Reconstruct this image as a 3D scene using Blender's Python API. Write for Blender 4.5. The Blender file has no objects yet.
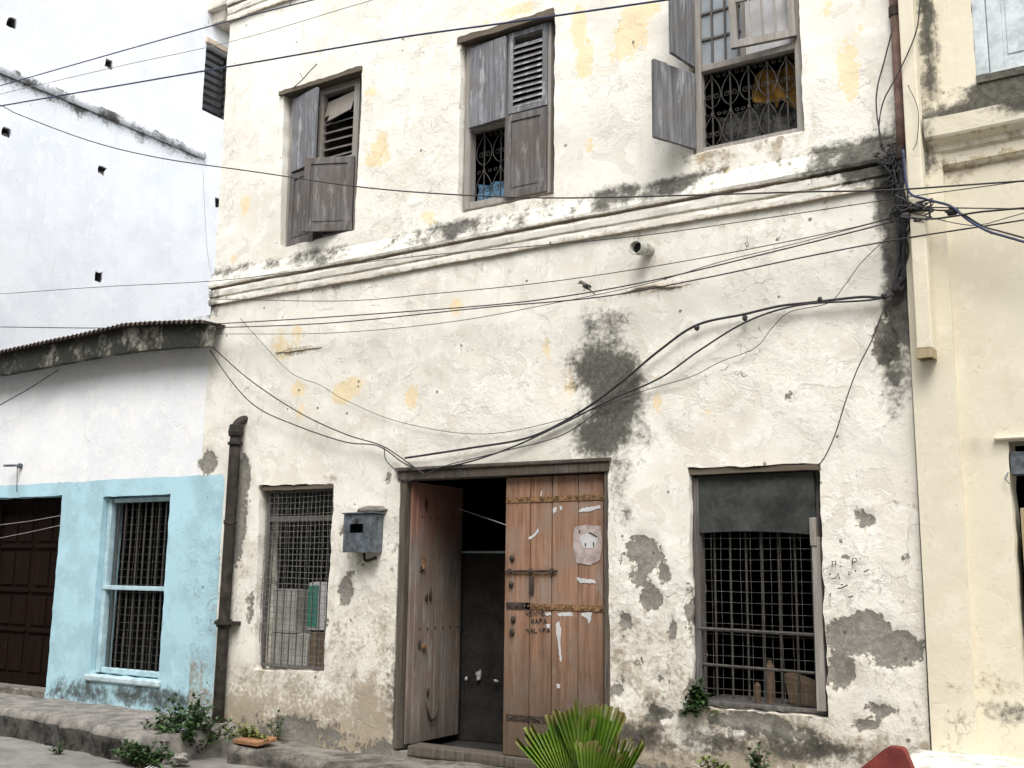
import bpy, bmesh, math, random
from mathutils import Vector, Matrix, noise, Euler
from mathutils.geometry import delaunay_2d_cdt
random.seed(7)
SC = bpy.context.scene
COL = SC.collection
# ------------------------------------------------------------------ camera
CAM = Vector((0, -8.3, 1.6)); FPX = 1069.0
YAW, PIT, ROLL = math.radians(32.5), math.radians(10), .0128
fw = Vector((-math.sin(YAW)*math.cos(PIT), math.cos(YAW)*math.cos(PIT), math.sin(PIT)))
r0 = Vector((math.cos(YAW), math.sin(YAW), 0)); u0 = r0.cross(fw)
RT = r0*math.cos(ROLL)+u0*math.sin(ROLL); UP = u0*math.cos(ROLL)-r0*math.sin(ROLL)
cd = bpy.data.cameras.new('camera'); cam = bpy.data.objects.new('camera', cd); COL.objects.link(cam)
M3 = Matrix((RT, UP, -fw)).transposed()
cam.matrix_world = Matrix.Translation(CAM) @ M3.to_4x4()
cd.sensor_width = 36; cd.lens = 36*FPX/1024; cd.clip_end = 500; cd.clip_start = .05
SC.camera = cam
# ------------------------------------------------------------------ light
w = bpy.data.worlds.new('World'); SC.world = w; w.use_nodes = True
wn = w.node_tree; wn.nodes.clear()
sky = wn.nodes.new('ShaderNodeTexSky'); sky.sky_type = 'NISHITA'; sky.sun_disc = False
SUN_EL, SUN_AZ = math.radians(58), math.radians(150)      # azimuth: clockwise from +Y
sky.sun_elevation = SUN_EL; sky.sun_rotation = SUN_AZ
sky.dust_density = 4; sky.air_density = 1.2; sky.ozone_density = 1
hs = wn.nodes.new('ShaderNodeHueSaturation'); hs.inputs['Saturation'].default_value = .28   # grey overcast
bg = wn.nodes.new('ShaderNodeBackground'); bg.inputs['Strength'].default_value = .145
wo = wn.nodes.new('ShaderNodeOutputWorld')
wn.links.new(sky.outputs[0], hs.inputs['Color']); wn.links.new(hs.outputs[0], bg.inputs['Color']); wn.links.new(bg.outputs[0], wo.inputs[0])
sl = bpy.data.lights.new('sun', 'SUN'); sl.energy = .7; sl.angle = math.radians(28); sl.color = (1, .97, .92)
so = bpy.data.objects.new('sun', sl); COL.objects.link(so)
sd = Vector((math.sin(SUN_AZ)*math.cos(SUN_EL), math.cos(SUN_AZ)*math.cos(SUN_EL), math.sin(SUN_EL)))
so.rotation_euler = sd.to_track_quat('Z', 'Y').to_euler()
SC.view_settings.view_transform = 'Standard'; SC.view_settings.look = 'None'
SC.view_settings.exposure = 1.34; SC.view_settings.gamma = 1
SC.cycles.max_bounces = 8

# ------------------------------------------------------------------ helpers
def ray(px, py): return fw + RT*((px-512)/FPX) - UP*((py-384)/FPX)
def at(px, py, Y=0.0):
    d = ray(px, py); return CAM + d*((Y-CAM.y)/d.y)
def atx(px, py, X):
    d = ray(px, py); return CAM + d*((X-CAM.x)/d.x)
def N(x, y, z=0.0): return noise.noise(Vector((x, y, z)))
def sstep(a, b, x):
    t = max(0, min(1, (x-a)/(b-a))); return t*t*(3-2*t)

class MB:
    def __init__(s): s.v = []; s.f = []
    def add(s, vs, fs):
        o = len(s.v); s.v += [tuple(v) for v in vs]; s.f += [tuple(i+o for i in f) for f in fs]; return s
    def box(s, x0, x1, y0, y1, z0, z1, j=0.0):
        vs = [Vector((x, y, z)) for z in (z0, z1) for y in (y0, y1) for x in (x0, x1)]
        if j: vs = [v+Vector((random.uniform(-j, j), random.uniform(-j, j), random.uniform(-j, j))) for v in vs]
        return s.add(vs, [(0,2,3,1),(4,5,7,6),(0,1,5,4),(2,6,7,3),(0,4,6,2),(1,3,7,5)])
    def quadbox(s, q, d):                     # q: four points counter-clockwise seen from -Y; extruded by vector d
        d = Vector(d); vs = [Vector(p) for p in q]; vs += [p+d for p in vs]
        return s.add(vs, [(0,1,2,3),(7,6,5,4),(0,4,5,1),(1,5,6,2),(2,6,7,3),(3,7,4,0)])
    def tube(s, pts, r, n=6, cap=True, taper=None):
        pts = [Vector(p) for p in pts]; m = len(pts)
        up = Vector((0.13, .21, 1)).normalized(); vs = []
        for i, p in enumerate(pts):
            t = (pts[min(i+1, m-1)]-pts[max(i-1, 0)])
            if t.length < 1e-9: t = Vector((0, 0, 1))
            t.normalize(); a = t.cross(up)
            if a.length < .05: a = t.cross(Vector((1, 0, 0)))
            a.normalize(); b = t.cross(a)
            rr = r if taper is None else r*taper(i/(m-1))
            for k in range(n):
                c = 2*math.pi*k/n; vs.append(p+a*math.cos(c)*rr+b*math.sin(c)*rr)
        fs = [(i*n+k, i*n+(k+1) % n, (i+1)*n+(k+1) % n, (i+1)*n+k) for i in range(m-1) for k in range(n)]
        if cap: fs += [tuple(range(n))[::-1], tuple(range((m-1)*n, m*n))]
        return s.add(vs, fs)
    def blob(s, c, rx, ry, rz, seed=0, amp=.25, nu=10, nv=7):
        vs = []; c = Vector(c)
        for i in range(nv+1):
            th = math.pi*i/nv
            for k in range(nu):
                ph = 2*math.pi*k/nu
                d = Vector((math.sin(th)*math.cos(ph), math.sin(th)*math.sin(ph), math.cos(th)))
                q = 1+amp*N(d.x*1.7+seed*3.1, d.y*1.7, d.z*1.7+seed)
                vs.append(c+Vector((d.x*rx*q, d.y*ry*q, d.z*rz*q)))
        fs = [(i*nu+k, (i+1)*nu+k, (i+1)*nu+(k+1) % nu, i*nu+(k+1) % nu) for i in range(nv) for k in range(nu)]
        return s.add(vs, fs)
    def build(s, name, m, parent=None, base=None, smooth=False, bevel=0, attrs=None, kind=None, loc=None, rot=None, split=False):
        if split:
            par = list(range(len(s.v)))
            def fd(a):
                while par[a] != a: par[a] = par[par[a]]; a = par[a]
                return a
            for f in s.f:
                for q in f[1:]: par[fd(q)] = fd(f[0])
            gr = {}
            for f in s.f: gr.setdefault(fd(f[0]), []).append(f)
            res = []
            for k in sorted(gr):
                ids = sorted({i for f in gr[k] for i in f}); mp = {q: i for i, q in enumerate(ids)}
                mb = MB(); mb.v = [s.v[q] for q in ids]; mb.f = [tuple(mp[q] for q in f) for f in gr[k]]
                res.append(mb.build(name, m, parent, base, smooth, bevel, None, kind, loc, rot))
            return res[0]
        # vertices are world coordinates unless loc is given (then local to the parent)
        me = bpy.data.meshes.new(name)
        vs = s.v
        if base is not None: b = Vector(base); vs = [tuple(Vector(v)-b) for v in vs]
        me.from_pydata(vs, [], s.f); me.materials.append(m)
        bm = bmesh.new(); bm.from_mesh(me); bmesh.ops.remove_doubles(bm, verts=bm.verts, dist=1e-6) if attrs is None else None
        bm.to_mesh(me); bm.free()
        if smooth:
            for p in me.polygons: p.use_smooth = True
        if attrs:
            for k, vals in attrs.items():
                a = me.attributes.new(k, 'FLOAT', 'POINT'); a.data.foreach_set('value', vals)
        o = bpy.data.objects.new(name, me); COL.objects.link(o)
        if parent is not None: o.parent = parent
        if loc is not None: o.location = loc
        elif base is not None and parent is None: o.location = base
        elif parent is not None and base is None: o.location = -wloc(parent)
        if rot is not None: o.rotation_euler = rot
        if bevel:
            md = o.modifiers.new('bevel', 'BEVEL'); md.width = bevel; md.segments = 2; md.limit_method = 'ANGLE'; md.angle_limit = .7
        if kind: o['kind'] = kind
        return o
def wloc(o):
    v = Vector((0, 0, 0))
    while o is not None: v = v+o.location; o = o.parent
    return v
def tag(o, label, cat, group=None):
    o['label'] = label; o['category'] = cat
    if group: o['group'] = group
    return o
def thing(name, label, cat, loc, group=None):
    o = bpy.data.objects.new(name, None); COL.objects.link(o); o.location = loc; o.empty_display_size = .2
    return tag(o, label, cat, group)
def spline(pts, n=8):
    P = [Vector(p) for p in pts]
    if len(P) < 3: 
        return [P[0].lerp(P[-1], i/n) for i in range(n+1)]
    P = [P[0]*2-P[1]]+P+[P[-1]*2-P[-2]]; out = []
    for i in range(1, len(P)-2):
        a, b, c, d = P[i-1:i+3]
        for k in range(n):
            t = k/n
            out.append(.5*((2*b)+(-a+c)*t+(2*a-5*b+4*c-d)*t*t+(-a+3*b-3*c+d)*t**3))
    out.append(P[-2]); return out

# ------------------------------------------------------------------ materials
class G:
    def __init__(s, name, rough=.85, spec=.3, metal=0):
        s.m = bpy.data.materials.new(name); s.m.use_nodes = True; s.t = s.m.node_tree
        s.b = s.t.nodes['Principled BSDF']; s.b.inputs['Roughness'].default_value = rough
        s.b.inputs['Specular IOR Level'].default_value = spec; s.b.inputs['Metallic'].default_value = metal
        s.tc = s.t.nodes.new('ShaderNodeTexCoord')
    def n(s, typ, **kw):
        nd = s.t.nodes.new('ShaderNode'+typ)
        for k, v in kw.items(): setattr(nd, k, v)
        return nd
    def put(s, sock, v):
        if hasattr(v, 'is_output') or isinstance(v, bpy.types.NodeSocket): s.t.links.new(v, sock)
        elif isinstance(v, (tuple, list)) and sock.type == 'RGBA': sock.default_value = (*v[:3], 1)
        else: sock.default_value = v
    def coord(s, sc=(1, 1, 1), off=(0, 0, 0)):
        mp = s.n('Mapping'); s.t.links.new(s.tc.outputs['Object'], mp.inputs[0])
        mp.inputs['Scale'].default_value = sc; mp.inputs['Location'].default_value = off; return mp.outputs[0]
    def noise(s, scale, detail=4, rough=.55, sc=(1, 1, 1), off=(0, 0, 0), dist=0):
        nd = s.n('TexNoise'); s.put(nd.inputs['Vector'], s.coord(sc, off))
        nd.inputs['Scale'].default_value = scale; nd.inputs['Detail'].default_value = detail
        nd.inputs['Roughness'].default_value = rough; nd.inputs['Distortion'].default_value = dist
        return nd.outputs['Fac']
    def math(s, op, a, b=0.0, c=None, clamp=False):
        nd = s.n('Math', operation=op); nd.use_clamp = clamp
        s.put(nd.inputs[0], a); s.put(nd.inputs[1], b)
        if c is not None: s.put(nd.inputs[2], c)
        return nd.outputs[0]
    def step(s, v, a, b):
        nd = s.n('MapRange'); nd.interpolation_type = 'SMOOTHSTEP'
        s.put(nd.inputs['Value'], v); nd.inputs['From Min'].default_value = a; nd.inputs['From Max'].default_value = b
        return nd.outputs[0]
    def mix(s, f, a, b, mode='MIX'):
        nd = s.n('Mix', data_type='RGBA', blend_type=mode)
        s.put(nd.inputs[0], f); s.put(nd.inputs[6], a); s.put(nd.inputs[7], b); return nd.outputs[2]
    def attr(s, name): return s.n('Attribute', attribute_name=name).outputs['Fac']
    def col(s, c): s.put(s.b.inputs['Base Color'], c); return s
    def bump(s, h, dist=.01, strength=.6):
        nd = s.n('Bump'); s.put(nd.inputs['Height'], h); nd.inputs['Distance'].default_value = dist
        nd.inputs['Strength'].default_value = strength; s.t.links.new(nd.outputs[0], s.b.inputs['Normal']); return s

def m_plain(name, c, rough=.8, var=.25, scale=12, metal=0, spec=.3, bump=.003):
    g = G(name, rough, spec, metal)
    n1 = g.noise(scale, 5, .6); n2 = g.noise(scale*5, 3, .6)
    k = g.math('ADD', g.math('MULTIPLY', n1, .7), g.math('MULTIPLY', n2, .3))
    lo = tuple(x*(1-var*1.6) for x in c); hi = tuple(min(1, x*(1+var*1.3)) for x in c)
    g.col(g.mix(g.step(k, .3, .7), lo, hi)).bump(k, bump, .5); return g.m

def m_plaster(name, c1, c2, soft, yellow=(.66, .5, .24), paint=None, pits=True, pale=(.85, .84, .8), rel=1.0, crack=1.0):
    """old lime plaster; masks come from the mesh: mould (also shade in capped holes), cement, ochre, dirt, paint"""
    g = G(name, .92, .15)
    nb = g.noise(1.1, 5, .6); nm = g.noise(5, 6, .65, off=(3, 1, 7)); nf = g.noise(22, 5, .7, off=(9, 2, 4)); nx = g.noise(70, 3, .6)
    str_ = g.noise(9, 4, .6, sc=(1, 1, .12), off=(5, 5, 5))
    c = g.mix(g.step(nb, .38, .64), c1, c2)
    c = g.mix(g.math('MULTIPLY', g.step(nm, .52, .62), .65), c, pale)               # newer limewash patches
    c = g.mix(g.math('MULTIPLY', g.step(str_, .56, .75), .35), c, soft)                         # rain runs
    c = g.mix(g.math('MULTIPLY', g.step(nf, .57, .74), .55), c, soft)
    # peeled coats: islands of the older, duller coat with a thin raised rim; more of them where the wall is dirty
    pk = g.math('ADD', g.noise(3.4, 7, .68, off=(4, 8, 3), dist=.8), g.math('MULTIPLY', g.attr('dirt'), .16))
    peel = g.step(pk, .565, .585); rim = g.math('MULTIPLY', g.step(pk, .545, .566), g.math('SUBTRACT', 1, peel))
    c = g.mix(g.math('MULTIPLY', peel, .42 if pits else .2), c, g.mix(nf, soft, c2))
    c = g.mix(g.math('MULTIPLY', rim, .5), c, pale)
    sp = g.step(g.noise(38, 5, .75, off=(8, 1, 6)), .665, .72)
    c = g.mix(g.math('MULTIPLY', g.math('MULTIPLY', sp, g.step(nb, .45, .6)), .5 if pits else .2), c, tuple(x*.35 for x in soft))
    if paint: c = g.mix(g.step(g.math('ADD', g.attr('paint'), g.math('MULTIPLY', g.math('SUBTRACT', nm, .5), .12)), .47, .53), c,
                        g.mix(g.math('MULTIPLY', g.step(nf, .6, .74), .35), g.mix(g.math('MULTIPLY', g.step(g.noise(2.2, 6, .7, off=(6, 6, 2)), .42, .62), .8), paint, tuple(x*.8 for x in paint)), tuple(x*.5 for x in paint)))
    def edge(att, k1, k2, lo, hi):
        v = g.math('ADD', g.attr(att), g.math('MULTIPLY', g.math('SUBTRACT', nm, .5), k1))
        v = g.math('ADD', v, g.math('MULTIPLY', g.math('SUBTRACT', nf, .5), k2))
        return g.step(v, lo, hi)
    c = g.mix(g.math('MULTIPLY', edge('ochre', 1.5, 1.1, .5, .58), .6), c, g.mix(nf, yellow, tuple(min(1, x*1.3) for x in yellow)))
    dm = edge('dirt', 1.6, 1.6, .35, .9)
    c = g.mix(g.math('MULTIPLY', dm, .72), c, g.mix(nm, (.37, .28, .17), (.19, .15, .10)))
    cem = edge('cement', 1.1, .7, .48, .53); crim = edge('cement', 1.1, .7, .43, .49)
    c = g.mix(g.math('MULTIPLY', crim, .55), c, (.4, .34, .25))
    c = g.mix(cem, c, g.mix(g.step(nf, .3, .7), g.mix(g.step(nx, .4, .6), (.33, .32, .28), (.24, .225, .19)), (.19, .18, .16)))
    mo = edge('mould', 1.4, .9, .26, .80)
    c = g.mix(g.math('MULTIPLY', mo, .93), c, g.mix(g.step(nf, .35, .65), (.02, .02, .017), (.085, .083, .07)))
    v = g.n('TexVoronoi', feature='DISTANCE_TO_EDGE')
    wob = g.n('VectorMath', operation='ADD'); g.put(wob.inputs[0], g.coord((1, 1, 1)))
    wn_ = g.n('TexNoise'); wn_.inputs['Scale'].default_value = 4; g.put(wn_.inputs['Vector'], g.coord())
    sc_ = g.n('VectorMath', operation='SCALE'); g.put(sc_.inputs[0], wn_.outputs['Color']); sc_.inputs['Scale'].default_value = .45
    g.t.links.new(sc_.outputs[0], wob.inputs[1]); g.put(v.inputs['Vector'], wob.outputs[0]); v.inputs['Scale'].default_value = 1.9
    crk = g.math('MULTIPLY', g.math('SUBTRACT', 1, g.step(v.outputs['Distance'], .001, .006)), g.math('MULTIPLY', g.step(g.noise(1.6, 4, .6, off=(7, 7, 1)), .57, .63), crack))
    c = g.mix(g.math('MULTIPLY', crk, .75), c, (.16, .14, .11))
    if pits:
        pv = g.n('TexVoronoi'); g.put(pv.inputs['Vector'], g.coord()); pv.inputs['Scale'].default_value = 7
        pr = g.n('SeparateColor'); g.t.links.new(pv.outputs['Color'], pr.inputs[0])
        pit = g.math('MULTIPLY', g.math('LESS_THAN', g.math('ADD', pv.outputs['Distance'], g.math('MULTIPLY', nx, .12)), .17), g.math('GREATER_THAN', pr.outputs[0], .86))
        c = g.mix(g.math('MULTIPLY', pit, .8), c, (.12, .1, .08))
    g.col(c)
    h = g.math('ADD', g.math('MULTIPLY', nm, 1.0), g.math('MULTIPLY', nf, .5)); h = g.math('ADD', h, g.math('MULTIPLY', nx, .12))
    h = g.math('SUBTRACT', h, g.math('MULTIPLY', cem, 1.1)); h = g.math('SUBTRACT', h, g.math('MULTIPLY', crk, .5))
    h = g.math('SUBTRACT', h, g.math('MULTIPLY', edge('ochre', 1.4, .9, .5, .62), .08))
    h = g.math('SUBTRACT', h, g.math('MULTIPLY', peel, .22))
    vr = g.math('ADD', .3, g.math('MULTIPLY', g.step(g.noise(.55, 3, .5, off=(2, 2, 9)), .38, .62), 1.0))
    h = g.math('MULTIPLY', h, g.math('MAXIMUM', vr, g.math('MULTIPLY', g.attr('dirt'), 1.2)))
    g.bump(h, .0145*rel, .75); return g.m

def m_wood(name, c1, c2, c3, rough=.85, grain=30, axis='z', patch=None, patch_amt=.5):
    sc = {'z': (1, 1, .05), 'x': (.05, 1, 1)}[axis]
    g = G(name, rough, .25)
    n1 = g.noise(grain, 6, .65, sc=sc, dist=.6); n2 = g.noise(3, 4, .6, off=(2, 5, 1)); n3 = g.noise(grain*3, 3, .6, sc=sc); n4 = g.noise(9, 5, .7, off=(5, 9, 2), sc=(1, 1, .4))
    c = g.mix(g.step(n1, .35, .68), c1, c2); c = g.mix(g.math('MULTIPLY', g.step(n2, .42, .66), .8), c, c3)
    c = g.mix(g.math('MULTIPLY', g.step(n3, .58, .75), .5), c, tuple(x*.35 for x in c1))
    c = g.mix(g.math('MULTIPLY', g.step(n4, .58, .72), .45), c, tuple(x*.45 for x in c1))
    if patch: c = g.mix(g.math('MULTIPLY', g.step(g.noise(9, 5, .7, off=(1, 4, 9), sc=((1, 1, .16) if axis == 'z' else (.16, 1, 1))), 1-patch_amt, 1-patch_amt+.12), .7), c, patch)
    g.col(c).bump(g.math('ADD', n1, g.math('MULTIPLY', n3, .4)), .004, .7); return g.m

WHITE = m_plaster('old_limewash', (.755, .735, .66), (.685, .655, .575), (.49, .455, .375), paint=(.41, .62, .70), pale=(.82, .805, .745))
BLUEW = m_plaster('blue_and_white_wash', (.78, .79, .8), (.72, .74, .76), (.6, .62, .63), paint=(.41, .62, .70), pits=False, rel=.7, crack=.4)
COOL = m_plaster('cool_white_render', (.74, .765, .795), (.68, .71, .75), (.58, .6, .62), pits=False, pale=(.78, .8, .83), rel=.3, crack=.0)
CREAM = m_plaster('cream_wash', (.67, .625, .50), (.635, .585, .46), (.50, .45, .34), pits=False, pale=(.70, .65, .53), yellow=(.3, .24, .09), rel=.35, crack=.5)
GREYWOOD = m_wood('weathered_grey_timber', (0.108, 0.112, 0.122), (0.223, 0.227, 0.238), (0.144, 0.137, 0.133), patch=(.42, .42, .44), patch_amt=.47)
GREYWOOD2 = m_wood('brown_grey_timber', (0.082, 0.077, 0.075), (0.163, 0.156, 0.153), (0.102, 0.082, 0.068), patch=(.27, .255, .245), patch_amt=.45)
BLUEWOOD = m_wood('blue_grey_timber', (.095, .095, .10), (.2, .205, .215), (.15, .14, .13), patch=(.33, .34, .36), patch_amt=.46)
FRAMEWOOD = m_wood('bleached_frame_timber', (0.216, 0.202, 0.187), (0.331, 0.317, 0.295), (0.259, 0.230, 0.194))
LINTEL = m_wood('old_lintel_timber', (0.078, 0.063, 0.045), (0.138, 0.114, 0.084), (0.090, 0.072, 0.054), axis='x')
REDDOOR = m_wood('orange_brown_door_boards', (.185, .10, .062), (.32, .19, .125), (.24, .17, .13), patch=(.26, .225, .19), patch_amt=.42)
DOORLOW = m_wood('faded_red_door_timber', (.14, .115, .095), (.28, .25, .225), (.20, .14, .105), patch=(.36, .34, .32), patch_amt=.43)
DOORFRAME = m_wood('dark_door_frame_timber', (.06, .05, .04), (.13, .115, .10), (.09, .075, .055), patch=(.2, .19, .18), patch_amt=.36)
def layered(mat, name, zlo, zhi, amp, colour, amt, invert=False):
    # a coat of dirt or paint whose ragged edge lies between two heights (object z = metres above the lane)
    m = mat.copy(); m.name = name; t = m.node_tree; b = t.nodes['Principled BSDF']
    src = b.inputs['Base Color'].links[0].from_socket
    tc = t.nodes.new('ShaderNodeTexCoord'); sx = t.nodes.new('ShaderNodeSeparateXYZ'); t.links.new(tc.outputs['Object'], sx.inputs[0])
    mp = t.nodes.new('ShaderNodeMapping'); mp.inputs['Scale'].default_value = (6, 6, 1.6); t.links.new(tc.outputs['Object'], mp.inputs[0])
    n = t.nodes.new('ShaderNodeTexNoise'); n.inputs['Scale'].default_value = 1.6; n.inputs['Detail'].default_value = 6; n.inputs['Roughness'].default_value = .7; t.links.new(mp.outputs[0], n.inputs['Vector'])
    ma = t.nodes.new('ShaderNodeMath'); ma.operation = 'MULTIPLY_ADD'; t.links.new(n.outputs['Fac'], ma.inputs[0]); ma.inputs[1].default_value = amp; t.links.new(sx.outputs['Z'], ma.inputs[2])
    mr = t.nodes.new('ShaderNodeMapRange'); mr.interpolation_type = 'SMOOTHSTEP'; t.links.new(ma.outputs[0], mr.inputs['Value'])
    mr.inputs['From Min'].default_value = zlo+amp*.5; mr.inputs['From Max'].default_value = zhi+amp*.5
    mr.inputs['To Min'].default_value = amt if invert else 0; mr.inputs['To Max'].default_value = 0 if invert else amt
    mx = t.nodes.new('ShaderNodeMix'); mx.data_type = 'RGBA'; t.links.new(mr.outputs[0], mx.inputs[0]); t.links.new(src, mx.inputs[6]); mx.inputs[7].default_value = (*colour, 1)
    t.links.new(mx.outputs[2], b.inputs['Base Color']); return m
REDDOOR = layered(REDDOOR, 'door_boards_with_foot_dirt', -.1, 1.5, 1.1, (.06, .05, .035), .8, True)
DOORLOW = layered(DOORLOW, 'door_timber_with_red_paint', 1.75, 2.1, .9, (.26, .10, .07), .6)
DOORLOW = layered(DOORLOW, 'door_timber_with_foot_dirt', -.1, .5, .8, (.07, .06, .05), .6, True)
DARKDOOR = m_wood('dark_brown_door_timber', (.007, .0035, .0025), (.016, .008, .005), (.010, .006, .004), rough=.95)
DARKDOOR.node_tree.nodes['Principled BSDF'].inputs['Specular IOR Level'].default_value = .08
POST = m_wood('ochre_post_timber', (0.294, 0.238, 0.140), (0.385, 0.322, 0.210), (0.350, 0.294, 0.196))
CONC = m_plain('stained_concrete', (0.140, 0.130, 0.112), .95, .5, 4, bump=.03)
PAVE = m_plain('worn_pavement_concrete', (0.188, 0.176, 0.158), .95, .35, 5, bump=.02)
LANE = m_plain('dusty_lane_surface', (0.188, 0.180, 0.165), .95, .2, 3, bump=.02)
MOSSY = m_plain('mouldy_concrete_edge', (0.072, 0.069, 0.061), .95, .6, 5, bump=.02)
IRON = m_plain('rusty_iron', (.06, .045, .035), .7, .4, 20, metal=.3)
IRONB = m_plain('brown_painted_cast_iron', (0.030, 0.025, 0.020), .75, .5, 9)
BARS = m_plain('grey_iron_bars', (0.062, 0.058, 0.053), .7, .3, 20, metal=.2)
MESHW = m_plain('galvanised_wire', (.13, .125, .115), .6, .3, 20, metal=.4)
STRAP = m_plain('rusty_strap', (.2, .115, .055), .8, .5, 25, metal=.1)
STEEL = m_plain('dull_galvanised_sheet', (0.140, 0.161, 0.182), .5, .35, 14, metal=.55, spec=.5)
ROOM = m_plain('dark_room_wall', (0.024, 0.022, 0.020), .95, .3, 2)  # near-black base colour keeps the rooms behind the openings dark
CABLE = m_plain('black_cable', (.035, .033, .035), .6, .2, 10)
CABLEB = m_plain('blue_cable', (.04, .05, .10), .55, .2, 10)
CABLEG = m_plain('faded_grey_cable', (.3, .29, .29), .7, .2, 10)
PALEPAINT = m_plain('pale_shutter_paint', (.47, .52, .535), .75, .2, 6)
BLUEPAINT = m_plain('pale_blue_frame_paint', (.4, .55, .6), .6, .15, 8)
CORR = m_plain('rusty_corrugated_sheet', (0.072, 0.055, 0.047), .8, .4, 5, metal=.2)
RUSTPIPE = m_plain('red_brown_pipe', (0.189, 0.119, 0.098), .8, .3, 9)
PVC = m_plain('weathered_pvc', (.42, .42, .36), .6, .3, 25)
REDPAINT = m_plain('red_oxide_painted_concrete', (0.176, 0.036, 0.030), .85, .2, 8, bump=.008)
TARP = m_plain('dark_weathered_sheet', (0.038, 0.041, 0.039), .9, .35, 4, bump=.02)
SACK = m_plain('dark_sacking', (0.028, 0.025, 0.022), .95, .3, 5, bump=.01)
CARD = m_plain('grey_cardboard', (0.345, 0.338, 0.315), .9, .2, 6)
CARDB = m_plain('brown_cardboard', (0.140, 0.098, 0.063), .9, .2, 6)
GREENBOX = m_plain('green_printed_card', (.03, .17, .13), .7, .1, 6)
PAPER = m_plain('white_paper', (0.496, 0.496, 0.496), .8, .08, 8)
POSTER = m_plain('peeling_pale_poster', (.36, .3, .28), .9, .25, 14)
BLUECLOTH = m_plain('blue_cloth', (0.128, 0.288, 0.440), .8, .3, 8, bump=.02)
ORANGE = m_plain('orange_cloth', (.36, .2, .04), .85, .35, 7, bump=.02)
LEAF = m_plain('dark_green_leaf', (0.035, 0.077, 0.021), .5, .45, 8, spec=.4)
LEAFY = m_plain('yellow_green_leaf', (.16, .2, .04), .5, .35, 8, spec=.4)
STEM = m_plain('green_brown_stem', (.1, .09, .04), .8, .2, 8)
PETAL = m_plain('lilac_petal', (.55, .42, .62), .6, .1, 8)
FEATHER = m_plain('brown_grey_feathers', (.13, .11, .09), .8, .4, 60)
BRICK = m_plain('orange_clay_brick', (0.247, 0.130, 0.065), .9, .2, 12, bump=.01)
ROCK = m_plain('pale_rubble', (0.216, 0.204, 0.186), .95, .25, 10, bump=.02)
BLACK = m_plain('flat_black', (.03, .03, .03), .8, .1, 10)
GLASS = G('mottled_window_glass', .25, .6); GLASS.col(GLASS.mix(GLASS.noise(5, 4), (.12, .15, .17), (.35, .38, .4))); GLASS = GLASS.m  # opaque blue-grey glass, mottled by noise
# fan palm leaf: base colour runs along the pleats
g_ = G('fan_palm_leaf', .42, .45)
g_.col(g_.mix(g_.step(g_.noise(3, 4, .6), .35, .68), g_.mix(g_.noise(20, 3), (.045, .13, .012), (.13, .24, .02)), (.2, .3, .04)))
tipm = g_.step(g_.math('ADD', g_.attr('tip'), g_.math('MULTIPLY', g_.math('SUBTRACT', g_.noise(11, 4, .7), .5), .5)), .86, 1.02)
src_ = g_.b.inputs['Base Color'].links[0].from_socket
dust = g_.mix(g_.math('MULTIPLY', g_.step(g_.noise(7, 5, .7, off=(3, 3, 3)), .5, .7), .4), src_, (.16, .2, .12))
g_.col(g_.mix(g_.math('MULTIPLY', tipm, .8), dust, (.22, .17, .08)))
PALM = g_.m

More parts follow.
